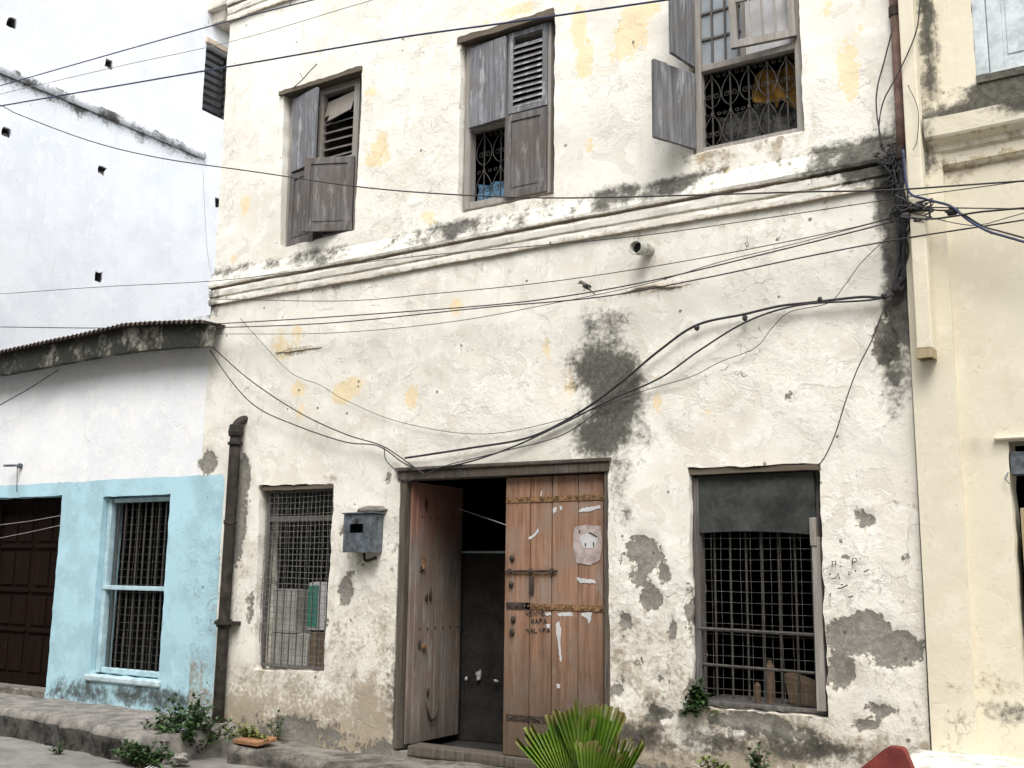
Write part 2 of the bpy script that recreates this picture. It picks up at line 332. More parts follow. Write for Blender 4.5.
# ------------------------------------------------------------------ plastered wall sheets
CH = ('mould', 'cement', 'ochre', 'dirt', 'paint')
def wall_sheet(a0, a1, b0, b1, holes, fmap, depth, masks, disp, step=.05, wob=.008, seed=0):
    """CDT sheet over (a,b) with polygonal holes and returns of the given depth. fmap(a,b,d) -> world, d>0 = into the wall"""
    polys = []
    for h in holes:
        q = h['q']; out = []
        for i in range(4):
            p, n2 = Vector(q[i]), Vector(q[(i+1) % 4]); L = (n2-p).length; k = max(2, int(L/.055))
            for t in range(k): out.append(p.lerp(n2, t/k))
        ww = h.get('wob', wob)
        out = [p+Vector((N(p.x*7, p.y*7, seed+2), N(p.x*7, p.y*7, seed+9)))*ww*2.2+Vector((N(p.x*25, p.y*25, 3), N(p.x*25, p.y*25, 5)))*ww for p in out]
        polys.append(out)
    def inside(p, pl):
        c = False; j = len(pl)-1
        for i in range(len(pl)):
            if (pl[i].y > p.y) != (pl[j].y > p.y) and p.x < (pl[j].x-pl[i].x)*(p.y-pl[i].y)/(pl[j].y-pl[i].y)+pl[i].x: c = not c
            j = i
        return c
    bbs = [(min(p.x for p in pl)-.02, max(p.x for p in pl)+.02, min(p.y for p in pl)-.02, max(p.y for p in pl)+.02) for pl in polys]
    V = []; E = []
    na, nb = int((a1-a0)/step)+1, int((b1-b0)/step)+1
    for i in range(na+1):
        for k in range(nb+1):
            a = a0+(a1-a0)*i/na; b = b0+(b1-b0)*k/nb
            if 0 < i < na and 0 < k < nb: a += random.uniform(-.3, .3)*step; b += random.uniform(-.3, .3)*step
            if any(x0 < a < x1 and y0 < b < y1 and (inside(Vector((a, b)), pl) or min((Vector((a, b))-p).length for p in pl) < step*.4) for (x0, x1, y0, y1), pl in zip(bbs, polys)): continue
            V.append(Vector((a, b)))
    for pl in polys:
        o = len(V); V += pl; E += [(o+i, o+(i+1) % len(pl)) for i in range(len(pl))]
    vo, eo, fo, *_ = delaunay_2d_cdt(V, E, [], 0, 1e-5)
    mb = MB(); att = {k: [] for k in CH}; info = []
    for p in vo: info.append((p.x, p.y, 0))
    F = []
    for f in fo:
        c = sum((vo[i] for i in f), Vector((0, 0)))/len(f)
        if any(x0 < c.x < x1 and y0 < c.y < y1 and inside(c, pl) for (x0, x1, y0, y1), pl in zip(bbs, polys)): continue
        F.append(tuple(f))
    for h, pl in zip(holes, polys):
        d = h.get('d', depth); m = len(pl); rows = [len(info)+r*m for r in range(4)]
        for r in range(4):
            for p in pl: info.append((p.x, p.y, d*r/3))
        for r in range(3):
            for i in range(m):
                j = (i+1) % m; F.append((rows[r]+i, rows[r+1]+i, rows[r+1]+j, rows[r]+j))
        if h.get('cap'): F.append(tuple(rows[3]+i for i in range(m)))
    caps = {h_.get('d', depth)*r_/3 for h_ in holes if h_.get('cap') for r_ in (1, 2, 3)}; blackened = bool(caps)
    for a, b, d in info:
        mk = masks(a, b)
        if blackened and d > .1 and d in caps: mk = dict(mk, mould=1.6)  # shade inside the capped holes painted in through the mould mask
        dd = disp(a, b, mk)*(1 if d == 0 else max(0, 1-d*6))
        mb.v.append(tuple(fmap(a, b, d+dd)))
        for k in CH: att[k].append(mk.get(k, 0.0))
    mb.f = F
    # make the sheet face outwards
    f = F[0]; n_ = (Vector(mb.v[f[1]])-Vector(mb.v[f[0]])).cross(Vector(mb.v[f[2]])-Vector(mb.v[f[0]]))
    out = Vector(fmap(a0, b0, -1))-Vector(fmap(a0, b0, 0))
    if n_.dot(out) < 0: mb.f = [tuple(reversed(f)) for f in F]
    return mb, att
def lump(a, b, s=1.0):
    return s*(N(a*.7, b*.7, 1)*.022+N(a*2.3, b*2.3, 5)*.011+N(a*6, b*6, 8)*.0055)
def blobs(lst, a, b):
    v = 0
    for (ca, cb, ra, rb, s) in lst:
        q = ((a-ca)/ra)**2+((b-cb)/rb)**2
        if q < 6: v = max(v, s*math.exp(-q*.7))
    return v
def PX(lst, Y=0):      # stain list measured on the wall plane: centre px,py and radii in pixels (about 105 px to the metre)
    out = []
    for px, py, rx, ry, s in lst:
        c = at(px, py, Y); e = at(px+rx, py, Y); f = at(px, py+ry, Y); out.append((c.x, c.z, abs(e.x-c.x)+.01, abs(f.z-c.z)+.01, s))
    return out
def rectq(x0, x1, z0, z1): return [(x0, z0), (x1, z0), (x1, z1), (x0, z1)]

# ================================================================== GROUND
def axis(lo, hi, flo, fhi, fine):
    v = []; x = flo
    while x <= fhi: v.append(x); x += fine
    s = fine; x = fhi
    while x < hi: s *= 1.5; x += s; v.append(min(x, hi))
    s = fine; x = flo
    while x > lo: s *= 1.5; x -= s; v.insert(0, max(x, lo))
    return v
def sheet(name, m, xs, ys, zf, kind='structure', parent=None, **kw):
    mb = MB(); 
    for y in ys:
        for x in xs: mb.v.append((x, y, zf(x, y)))
    nx = len(xs); mb.f = [(j*nx+i, j*nx+i+1, (j+1)*nx+i+1, (j+1)*nx+i) for j in range(len(ys)-1) for i in range(nx-1)]
    return mb.build(name, m, parent, smooth=True, kind=kind, **kw)
sheet('ground', LANE, axis(-90, 90, -15, 1, .12), axis(-60, 60, -4, 0, .12), lambda x, y: -.27+N(x*1.5, y*1.5)*.018+N(x*6, y*6)*.006)
def slab(name, m, xs, back, front, top, bottom, seed, kind='structure', label=None):
    """broken concrete slab: rounded, uneven front edge"""
    mb = MB(); rows = []
    for i, x in enumerate(xs):
        f = front(x)+N(x*3, seed)*.05+N(x*11, seed)*.022; t = top(x)
        prof = []
        for k in range(9):
            y = back+(f+.03-back)*k/8; prof.append((y, t+N(x*2.2, y*2.2, seed)*.018+N(x*9, y*9, seed)*.008))
        for k in range(1, 7):
            z = t+(bottom-t)*k/6; prof.append((f-.02*(k == 1)+N(x*5, z*7, seed)*.05, z-.01))
        rows.append([(x, y, z) for y, z in prof])
    for r in rows: mb.v += r
    m_ = len(rows[0]); mb.f = [(i*m_+k, i*m_+k+1, (i+1)*m_+k+1, (i+1)*m_+k) for i in range(len(rows)-1) for k in range(m_-1)]
    for rr, rev in ((rows[0], False), (rows[-1], True)):
        o = len(mb.v); mb.v += rr+[(rr[0][0], back, bottom)]; n_ = len(rr)+1
        mb.f.append(tuple(o+i for i in (range(n_) if rev else range(n_-1, -1, -1))))
    mb.f = [tuple(reversed(f)) for f in mb.f]
    o = mb.build(name, m, None, smooth=True, kind=kind)
    o.data.materials.append(MOSSY if name == 'pavement' else CONC)
    for i, p in enumerate(o.data.polygons):
        if i < (len(rows)-1)*(m_-1) and i % (m_-1) >= 9: p.material_index = 1
    return o
def fr(a, b, n): return [a+(b-a)*i/n for i in range(n+1)]
slab('pavement', PAVE, fr(-16, -8.62, 90), .02, lambda x: -.83-.2*sstep(-11.5, -9.3, x)-.12*sstep(-9.6, -8.8, x), lambda x: .035-.03*sstep(-10, -8.7, x), -.4, 3)
slab('kerb', CONC, fr(-8.2, -1.75, 90), .02, lambda x: -.56+.05*math.sin(x*1.3), lambda x: -.11+.02*math.sin(x*2), -.42, 11)

# ================================================================== MAIN HOUSE
HX0, HX1 = -9.43, -1.72
house = thing('whitewashed_house', 'tall old house with peeling white walls, shuttered upper windows and an orange-brown double door', 'house', (-5.5, 0, -.2))
mould = PX([(606, 325, 26, 24, .62), (600, 366, 30, 26, 1.0), (616, 392, 22, 34, 1.45), (590, 378, 22, 12, .9), (605, 432, 32, 26, 1.0), (622, 475, 13, 36, .6), (626, 515, 8, 16, .45), (578, 380, 18, 10, .6),
            (880, 158, 30, 16, 2.2), (900, 185, 20, 40, 2.2), (904, 240, 15, 55, 2.0), (902, 300, 16, 40, 1.5), (892, 360, 16, 60, .75), (915, 60, 10, 110, .6), (905, 200, 26, 100, .7), (840, 168, 40, 8, .9),
            (508, 742, 40, 10, .6), (395, 690, 8, 60, .55), (397, 540, 5, 80, .35), (640, 738, 45, 16, .85), (700, 742, 60, 14, .7), (800, 748, 60, 16, .75), (655, 715, 14, 20, .5), (745, 735, 30, 12, .6), (215, 300, 8, 20, .6), (225, 272, 40, 7, .7)])
cement = PX([(852, 636, 24, 17, 1.15), (893, 648, 26, 16, 1.1), (868, 625, 25, 14, .9), (840, 672, 13, 20, 1.0), (645, 552, 16, 18, .95), (652, 598, 14, 14, .75), (636, 575, 12, 12, .7),
             (240, 478, 10, 20, 1.05), (238, 525, 8, 40, 1.0), (208, 462, 9, 13, .9), (347, 592, 9, 16, .8), (352, 572, 9, 7, .5), (690, 610, 6, 25, .7), (748, 722, 40, 9, .9), (790, 735, 40, 12, .7),
             (660, 715, 25, 9, .65), (280, 735, 40, 16, .55), (868, 520, 10, 7, .75), (858, 516, 6, 12, .6), (885, 340, 12, 30, .8), (440, 480, 1, 1, 0), (700, 690, 20, 12, .7), (640, 660, 8, 8, .65), (665, 575, 8, 10, .75), (625, 620, 7, 9, .7), (672, 628, 6, 12, .65), (660, 680, 10, 6, .7), (618, 690, 8, 12, .65), (845, 555, 6, 5, .6), (905, 560, 5, 12, .55), (880, 710, 20, 7, .7), (860, 725, 22, 7, .75), (620, 560, 6, 8, .6), (342, 530, 5, 8, .6), (425, 375, 6, 4, .55), (250, 610, 5, 18, .6), (388, 480, 5, 10, .55), (470, 350, 5, 4, .5), (725, 330, 7, 4, .5), (790, 395, 9, 7, .5), (760, 505, 6, 5, 0)])
ochre = PX([(343, 393, 13, 10, 1.1), (355, 385, 10, 7, .8), (412, 395, 6, 14, .9), (297, 388, 9, 9, .75), (281, 345, 12, 18, .7), (298, 335, 7, 14, .7), (300, 410, 5, 14, .6), (380, 148, 9, 16, .95), (372, 160, 10, 9, .8), (578, 28, 7, 22, 1.0), (584, 62, 8, 18, 1.05),
            (632, 30, 15, 24, 1.1), (612, 55, 12, 8, .7), (650, 8, 10, 10, .8), (850, 70, 12, 40, .75), (245, 205, 6, 9, .9), (233, 260, 4, 8, .7), (430, 220, 7, 10, .65), (547, 350, 5, 18, .75), (658, 402, 4, 11, .9), (655, 380, 5, 5, .5),
            (710, 412, 6, 4, .8), (456, 305, 6, 10, .8), (551, 318, 7, 7, .6), (590, 145, 5, 7, .7), (860, 20, 10, 15, .5), (555, 300, 5, 5, .4), (520, 10, 40, 8, .7), (830, 10, 14, 12, .6), (600, 335, 10, 10, .5), (480, 215, 5, 6, .4),
            (728, 172, 8, 8, .6), (700, 155, 8, 16, .5), (370, 95, 7, 12, .6), (427, 215, 9, 6, .7), (665, 75, 10, 30, .45), (570, 382, 8, 20, .7)])
dirtb = PX([(300, 712, 60, 34, .85), (370, 712, 36, 44, 1.0), (380, 640, 12, 60, .6), (355, 650, 14, 60, .42), (650, 735, 60, 26, .5), (740, 740, 80, 20, .62), (735, 705, 30, 16, .4), (245, 640, 14, 60, .3), (690, 160, 25, 12, .5), (760, 145, 40, 9, .45),
            (660, 288, 32, 4, .9), (300, 350, 25, 3, .9), (905, 720, 20, 14, .5), (610, 480, 6, 30, .4), (690, 650, 7, 60, .4), (870, 680, 30, 20, .3), (330, 478, 20, 5, .5), (835, 395, 60, 60, .2)])
STREAK = [(-3.5, -2.4, 5.22, 1.5), (-5.95, -4.85, 5.12, .8), (-8.4, -7.3, 5.15, .8), (-9.4, -1.8, 4.60, .75), (-3.5, -2.4, .55, 1.2), (-8.45, -7.45, .58, 1.0), (-4.2, -3.6, 4.36, .7), (-7.35, -6.85, 1.78, 1.2), (-9.4, -1.8, 8.15, .5)]
def hmask(x, z):
    m = dict(mould=blobs(mould, x, z), cement=blobs(cement, x, z), ochre=blobs(ochre, x, z), dirt=blobs(dirtb, x, z))
    n_ = N(x*1.6, 3.3)
    # mould on top of the two string courses, where the rain sits
    m['mould'] = max(m['mould'], (.42+.6*n_+.15*sstep(-7, -5.5, x))*math.exp(-((z-4.99-.05*N(x*2, 1))/.085)**2)*sstep(-9.5, -9.0, x))
    m['mould'] = max(m['mould'], .5*math.exp(-((z-8.5)/.1)**2))
    m['dirt'] = max(m['dirt'], 1.15*sstep(1.05, -.05, z)*(.95+.8*N(x*1.3, z*2, 4)), (.30+.22*sstep(3, .8, z))*sstep(4.3, 1.2, z)*(.8+.5*N(x*.8, z*.8, 31)))  # foot grime, plus a broad fade darkening the lower wall
    m['cement'] = max(m['cement'], .8*sstep(.42, -.1, z)*(.7+.8*N(x*1.1, z*2, 14)))
    m['paint'] = 1.0 if (x < -9.04 and z < 2.635) else 0.0
    m['paint'] = sstep(-8.96, -9.12, x)*sstep(2.71, 2.56, z)
    st = 0
    for (xa, xb, zz, q) in STREAK:
        if xa < x < xb and z < zz: st = max(st, q*max(0, N(x*8, zz*3)+.35+.4*N(x*21, zz))*math.exp(-(zz-z)/(.22+.25*abs(N(x*5, 8)))))
    m['dirt'] = max(m['dirt'], st)
    return m
def hdisp(x, z, m):
    d = lump(x, z) + .016*sstep(.45, .6, m['cement']) + .015*N(x*3, z*3, 20)*sstep(.9, .2, z)
    return -d*1.0 if False else d
OPEN = dict(W1=(-8.43, -7.28, 5.15, 7.0), W2=(-5.96, -4.85, 5.12, 6.97), W3=(-3.47, -2.46, 5.22, 7.0),
            LW=(-8.47, -7.45, .58, 2.48), D=(-6.58, -4.28, -.06, 2.55), RW=(-3.53, -2.44, .55, 2.47))
holes = []
for k, o in OPEN.items():
    q = rectq(*o)
    if k == 'W1': q = [(-8.38, 5.13), (-7.30, 5.17), (-7.27, 7.04), (-8.45, 6.98)]
    if k == 'LW': q = [(-8.44, .56), (-7.47, .60), (-7.45, 2.47), (-8.5, 2.49)]
    holes.append(dict(q=q, d=.26 if k == 'D' else .3, wob=.005 if k[0] == 'W' else (.010 if k != 'D' else .007)))
mb, att = wall_sheet(HX0, HX1, -.45, 9.4, holes, lambda a, b, d: Vector((a, d, b)), .3, hmask, hdisp, step=.05)
mb.build('front_wall', WHITE, house, smooth=True, attrs=att)
# body of the house: side walls, back, floors, roof
b = MB(); b.box(HX0, HX0+.3, .34, 7, -.4, 9.38); b.box(HX1-.3, HX1, .34, 7, -.4, 9.38); b.box(HX0+.3, HX1-.3, 6.7, 7, -.4, 9.38)
b.build('side_wall', WHITE, house)
b = MB(); b.box(HX0-.02, HX1+.0, -.06, 7.05, 9.4, 9.6); b.build('roof', CONC, house)
b = MB()
b.box(HX0+.3, HX1-.3, .31, 6.7, 2.75, 2.95); b.box(HX0+.3, HX1-.3, .31, 6.7, 4.55, 4.7); b.box(HX0+.3, HX1-.3, .31, 6.7, -.3, -.08); b.box(HX0+.3, HX1-.3, .31, 6.7, 7.5, 7.6)
for x0, x1 in ((-7.0, -6.9), (-4.15, -4.05)):
    b.box(x0, x1, .31, 6.7, -.08, 2.75); b.box(x0, x1, .31, 6.7, 4.7, 7.5)
b.box(HX0+.3, HX1-.3, 3.0, 3.1, -.08, 2.75); b.box(HX0+.3, HX1-.3, 3.0, 3.1, 4.7, 7.5)
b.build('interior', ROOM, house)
# string courses
def course(z0, pts, name):
    mb = MB(); att = {k: [] for k in CH}; xs = fr(HX0-.01, HX1+.0, 150); 
    for x in xs:
        for (y, z) in pts:
            zz = z0+z+N(x*.9, z0)*.012+N(x*8, z*9)*.005; yy = y+lump(x, zz)*.8-.004+N(x*6, z*30, 4)*.006
            mb.v.append((x, yy, zz)); mk = hmask(x, zz)
            mk = dict(mk); gi = pts.index((y, z)); mk['dirt'] = max(mk['dirt'], GROOVE.get(gi, .25)*(.8+.5*N(x*1.5, gi)))
            if gi >= 13 and z0 < 6: mk['mould'] = max(mk['mould'], (.34+.7*N(x*1.6, 3.3)+.3*N(x*5, z*7)+.25*sstep(-6.5, -4, x)*sstep(-3.4, -4.4, x)+.2*sstep(-3, -2, x))*(1 if gi > 13 else .7))
            for k in CH: att[k].append(mk.get(k, 0))
    for i, (y, z) in enumerate(pts): pass
    n_ = len(pts); mb.f = [(i*n_+k, (i+1)*n_+k, (i+1)*n_+k+1, i*n_+k+1) for i in range(len(xs)-1) for k in range(n_-1)]
    mb.f.append(tuple(range(n_))); mb.f.append(tuple(range((len(xs)-1)*n_, len(xs)*n_))[::-1])
    return mb.build(name, WHITE, house, smooth=False, attrs=att)
prof = [(.05, .0), (-.006, .0), (-.03, .006), (-.034, .045), (-.034, .075), (-.016, .082), (-.014, .095), (-.036, .102), (-.042, .15), (-.04, .178), (-.012, .186), (-.010, .20), (-.055, .208), (-.062, .235), (-.045, .30), (.0, .40), (.05, .41)]
GROOVE = {0: 1.1, 1: 1.1, 2: .9, 5: .55, 6: .6, 9: .5, 10: 1.15, 11: 1.15, 12: .8}
course(4.60, prof, 'string_course')
course(8.15, prof, 'string_course')
# broken render ridges and relief lines on the wall
def ridge(pts, r, m=WHITE):
    b = MB(); P = spline([at(x, y, .0) for x, y in pts], 6)
    P = [p+Vector((0, N(p.x*9, p.z*9)*.006, N(p.x*14, p.z*14)*.015)) for p in P]
    b.tube(P, r, 6, taper=lambda t: .4+.6*math.sin(math.pi*min(1, max(0, t)))+.3*abs(N(t*20, r*100)))
    return b
b = ridge([(622, 293), (640, 288), (655, 286), (675, 287), (692, 284)], .013); b2 = ridge([(275, 353), (300, 350), (322, 347)], .009); b.add(b2.v, b2.f)
b.build('plaster_ridge', m_plain('crumbled_plaster', (.4, .35, .28), .95, .35, 12, bump=.02), house, smooth=True, split=True)

def ragged_beam(x0, x1, y0, y1, z0, z1, m, parent, amp=.02, name='lintel'):
    b = MB(); n_ = int((x1-x0)/.03)
    for i in range(n_+1):
        x = x0+(x1-x0)*i/n_; t = z1+N(x*4, z1)*amp+N(x*14, z1)*amp*.6; u = z0+N(x*5, z0+4)*amp*.35; f = y0+N(x*3, 7, z0)*.012
        b.v += [(x, f, u), (x, f+.004, t), (x, y1, t), (x, y1, u)]
    b.f = [(i*4+k, i*4+(k+1) % 4, (i+1)*4+(k+1) % 4, (i+1)*4+k) for i in range(n_) for k in range(4)]+[(3, 2, 1, 0), (n_*4, n_*4+1, n_*4+2, n_*4+3)]
    b.f = [tuple(reversed(f)) for f in b.f]
    return b.build(name, m, parent)
# ---- timber window frames
def frame(o, y0, y1, fwid, m, parent, jl=True, lint=True, name='window', bev=.006, mull=None, trans=None, sill=True):
    x0, x1, z0, z1 = o; b = MB()
    b.box(x0, x0+fwid, y0, y1, z0, z1); b.box(x1-fwid, x1, y0, y1, z0, z1)
    b.box(x0+fwid, x1-fwid, y0+.004, y1-.004, z1-fwid, z1)
    if sill: b.box(x0+fwid, x1-fwid, y0+.004, y1-.004, z0, z0+fwid)
    if mull is not None: b.box(mull-.025, mull+.025, y0+.008, y1-.008, z0+fwid, z1-fwid)
    if trans is not None: b.box(x0+fwid, x1-fwid, y0+.006, y1-.006, trans-.03, trans+.03)
    return b.build(name, m, parent, bevel=bev)
def panel_leaf(wd, ht, name, m, parent, loc, rot=0, right=False, rail=.075, th=.035, solid=False, louvre=0, lines=0, batten=False):
    """local: hinge at origin, x to the leaf's free edge (negative if right), z up. One raised frame and a recessed field"""
    s = -1 if right else 1; b = MB()
    def bx(xa, xb, ya, yb, za, zb):
        xa, xb = s*xa, s*xb; b.box(min(xa, xb), max(xa, xb), ya, yb, za, zb)
    if solid:
        n_ = 3
        for i in range(n_): bx(wd*i/n_+.0015, wd*(i+1)/n_-.0015, -th/2, th/2-.004*(i % 2), random.uniform(0, .006), ht-random.uniform(0, .012))
        if batten:
            for zz in (.12, .85): bx(.03, wd-.03, th/2, th/2+.02, ht*zz, ht*zz+.06)
    else:
        bx(0, rail, -th/2, th/2, 0, ht); bx(wd-rail, wd, -th/2, th/2, 0, ht)
        bx(rail, wd-rail, -th/2+.002, th/2-.002, 0, rail*1.1); bx(rail, wd-rail, -th/2+.002, th/2-.002, ht-rail, ht)
        if louvre:
            for i in range(louvre):
                zc = rail*1.1+(ht-2.1*rail)*(i+.5)/louvre; hh = (ht-2.1*rail)/louvre*.60
                if i == louvre-1 and louvre > 6: continue
                d = .018; xa, xb = sorted((s*rail, s*(wd-rail))); tl = random.uniform(-.006, .006)
                b.quadbox([(xa, -d, zc-hh+tl), (xb, -d, zc-hh), (xb, d, zc+hh*.55), (xa, d, zc+hh*.55+tl)], (0, .006, .006))
        elif lines:
            bx(rail, wd-rail, .002, .008, rail*1.1, ht-rail)
            for i in range(1, lines+1):
                xc = rail+(wd-2*rail)*i/(lines+1); bx(xc-.009, xc+.009, -.012, .001, rail*1.1, ht-rail)
        else:
            bx(rail, wd-rail, -.004, .008, rail*1.1, ht-rail)
            bx(rail+.03, wd-rail-.03, -.010, -.004, rail*1.1+.03, ht-rail-.03)
    return b.build(name, m, parent, loc=loc, rot=(0, 0, rot), bevel=.004)
def loc_in(parent, p): return Vector(p)-wloc(parent)
def scroll_grille(x0, x1, z0, z1, y, cols, rows, m, parent, r=.0065):
    b = MB(); cw = (x1-x0)/cols; rh = (z1-z0)/rows
    for c in range(cols):
        xc = x0+cw*(c+.5); b.tube([(xc, y, z0), (xc, y, z1)], r*1.15, 5)
        for k in range(rows):
            zb = z0+rh*k
            for s in (-1, 1):
                P = []
                for i in range(13):
                    t = i/12; ww = math.sin(math.pi*t**.8)**.85*.47*cw if 0 < t < 1 else 0
                    P.append((xc+s*ww, y-.004, zb+rh*(.04+.84*t)))
                b.tube(P, r*.8, 4)
                P = []                                        # inner volute
                for i in range(15):
                    a = i/14*math.pi*2.6; rr = cw*.17*(1-.045*i)
                    P.append((xc+s*(cw*.2-rr*math.cos(a)), y+.003, zb+rh*.36+rr*math.sin(a)))
                b.tube(P, r*.65, 4)
                P = []
                for i in range(11):
                    a = i/10*math.pi*2; rr = cw*.11*(1-.05*i)
                    P.append((xc+s*(cw*.34-rr*math.cos(a)*1.0), y+.003, zb+rh*.88+rr*math.sin(a)))
                b.tube(P, r*.6, 4)
            b.box(xc-.012, xc+.012, y-.012, y+.012, zb+rh*.88-.012, zb+rh*.88+.02)
    b.tube([(x0, y, z0+.01), (x1, y, z0+.01)], r, 5); b.tube([(x0, y, z1-.01), (x1, y, z1-.01)], r, 5)
    return b.build('iron_grille', m, parent)

# W1: four little leaves, two ajar
Y1 = .13
w1 = frame((-8.40, -7.38, 5.15, 6.96), Y1-.05, Y1+.06, .075, FRAMEWOOD, house, mull=-7.95, trans=6.05)
w1['label'] = 'bleached frame of the upper window with four small ajar shutters'
tl = panel_leaf(.46, .90, 'shutter', GREYWOOD, w1, Vector((-8.33, Y1-.07, 6.02)), -.22, solid=True)
panel_leaf(.47, .86, 'shutter', GREYWOOD2, w1, Vector((-8.33, Y1-.065, 5.14)), -.16, rail=.07)
panel_leaf(.56, .84, 'shutter', GREYWOOD2, w1, Vector((-7.38, Y1-.08, 5.19)), .42, right=True, rail=.075)
b = MB()
for i in range(7):
    z = 6.12+.1*i; q = random.uniform(-.02, .02); b.quadbox([(-7.92, Y1-.01, z), (-7.46, Y1-.01, z+q), (-7.46, Y1+.04, z+.05+q), (-7.92, Y1+.04, z+.05)], (0, .008, .004))
b.build('louvre', GREYWOOD2, w1, split=True)
b = MB(); b.quadbox([(-7.9, Y1-.02, 6.62), (-7.47, Y1-.03, 6.70), (-7.46, Y1-.02, 6.84), (-7.88, Y1-.0, 6.80)], (0, .01, 0)); b.quadbox([(-7.85, Y1-.04, 6.55), (-7.5, Y1-.045, 6.62), (-7.47, Y1-.04, 6.72), (-7.8, Y1-.035, 6.66)], (0, .01, 0))
b.build('torn_board', FRAMEWOOD, w1, split=True)
ragged_beam(-8.50, -7.27, -.035, .1, 6.965, 7.02, LINTEL, house)
# W2
Y2 = .12
w2 = frame((-5.94, -4.93, 5.17, 6.93), Y2-.05, Y2+.06, .07, FRAMEWOOD, house, mull=-5.43, trans=6.03)
w2['label'] = 'bleached frame of the upper window with louvres and a missing lower leaf'
panel_leaf(.45, .88, 'shutter', GREYWOOD, w2, Vector((-5.87, Y2-.065, 6.01)), -.07, solid=True)
panel_leaf(.45, .86, 'louvred_shutter', GREYWOOD, w2, Vector((-4.96, Y2-.055, 6.06)), .0, right=True, louvre=12, rail=.055)
panel_leaf(.47, .86, 'shutter', GREYWOOD2, w2, Vector((-4.96, Y2-.06, 5.18)), .03, right=True, rail=.07)
scroll_grille(-5.86, -5.46, 5.24, 6.0, Y2+.05, 2, 2, BARS, w2)
ragged_beam(-6.0, -4.86, -.02, .1, 6.94, 7.01, LINTEL, house)
bc = MB(); xs = fr(-5.9, -5.4, 14)
for i, x in enumerate(xs):
    for k in range(6): bc.v.append((x, .30+.03*math.sin(x*30)+.02*math.sin(k*2), 5.22+.27*k/5+.02*N(x*6, k)))
bc.f = [(i*6+k, (i+1)*6+k, (i+1)*6+k+1, i*6+k+1) for i in range(14) for k in range(5)]
tag(bc.build('cloth', BLUECLOTH, smooth=True), 'pale blue cloth behind the scrolled grille of the middle upper window', 'cloth')
# W3: upper glazed part, lower scroll grille, two shutters thrown open
Y3 = .09
w3 = frame((-3.43, -2.47, 5.22, 6.98), Y3-.05, Y3+.05, .06, FRAMEWOOD, house, trans=6.02, mull=None)
w3['label'] = 'blue-grey frame of the upper window with glazing over a scrolled grille'
scroll_grille(-3.38, -2.54, 5.28, 5.99, Y3+.02, 5, 2, BARS, w3, r=.007)
panel_leaf(.48, .72, 'open_shutter', BLUEWOOD, w3, Vector((-3.43, Y3-.075, 5.26)), -math.radians(114), solid=True)
panel_leaf(.36, .92, 'open_shutter', BLUEWOOD, w3, Vector((-3.43, Y3-.075, 6.03)), -math.radians(100), solid=True)
b = MB(); b.box(-3.37, -3.0, Y3-.01, Y3+.0, 6.05, 6.92); b.build('glass', GLASS, w3)
b = MB()
for x in (-3.27, -3.15, -3.03): b.box(x-.008, x+.008, Y3-.03, Y3-.012, 6.05, 6.92)
for z in (6.3, 6.55, 6.8): b.box(-3.37, -3.0, Y3-.026, Y3-.012, z-.01, z+.01)
b.build('glazing_bar', GREYWOOD2, w3, split=True)
sash = MB(); sash.box(-.55, 0, -.02, .02, 0, .07); sash.box(-.55, 0, -.02, .02, .83, .9); sash.box(-.55, -.49, -.022, .022, 0, .9); sash.box(-.06, 0, -.022, .022, 0, .9)
for i in (1, 2, 3): sash.box(-.49+.43*i/4-.008, -.49+.43*i/4+.008, -.018, .012, .07, .83)
sash.box(-.49, -.06, -.017, .011, .42, .44)
sh = sash.build('open_sash', FRAMEWOOD, w3, loc=Vector((-2.50, Y3-.07, 6.08)), rot=(0, -.03, .18), bevel=.003)
b = MB(); b.box(-3.0, -2.97, Y3-.03, Y3+.03, 6.05, 6.92); b.build('mullion', FRAMEWOOD, w3)
b = MB(); b.box(-2.97, -2.53, Y3+.0, Y3+.012, 6.05, 6.92); b.build('whitened_pane', PAPER, w3)
bc = MB(); xs = fr(-3.0, -2.50, 18)
for x in xs:
    for k in range(10): bc.v.append((x, .34+.045*math.sin(x*26+k*.5), 5.70+.30*k/9-.12*abs(math.sin((x+2.4)*9))*(1-k/9)+(.12*(1-k/9) if x < -2.82 else 0)))
bc.f = [(i*10+k, (i+1)*10+k, (i+1)*10+k+1, i*10+k+1) for i in range(18) for k in range(9)]
tag(bc.build('cloth', ORANGE, smooth=True), 'orange cloth hanging behind the scrolled grille of the upper right window', 'cloth')
bc = MB(); xs = fr(-3.36, -2.52, 20)
for x in xs:
    for k in range(6): bc.v.append((x, .42+.03*math.sin(x*17+k), 5.25+.47*k/5+.1*N(x*5, 2)*k/5))
bc.f = [(i*6+k, (i+1)*6+k, (i+1)*6+k+1, i*6+k+1) for i in range(20) for k in range(5)]
tag(bc.build('bundle', m_plain('grey_bundle_cloth', (.12, .12, .115), .9, .6, 9, bump=.02), smooth=True), 'grey bundled fabric low behind the grille, under the orange cloth', 'fabric')

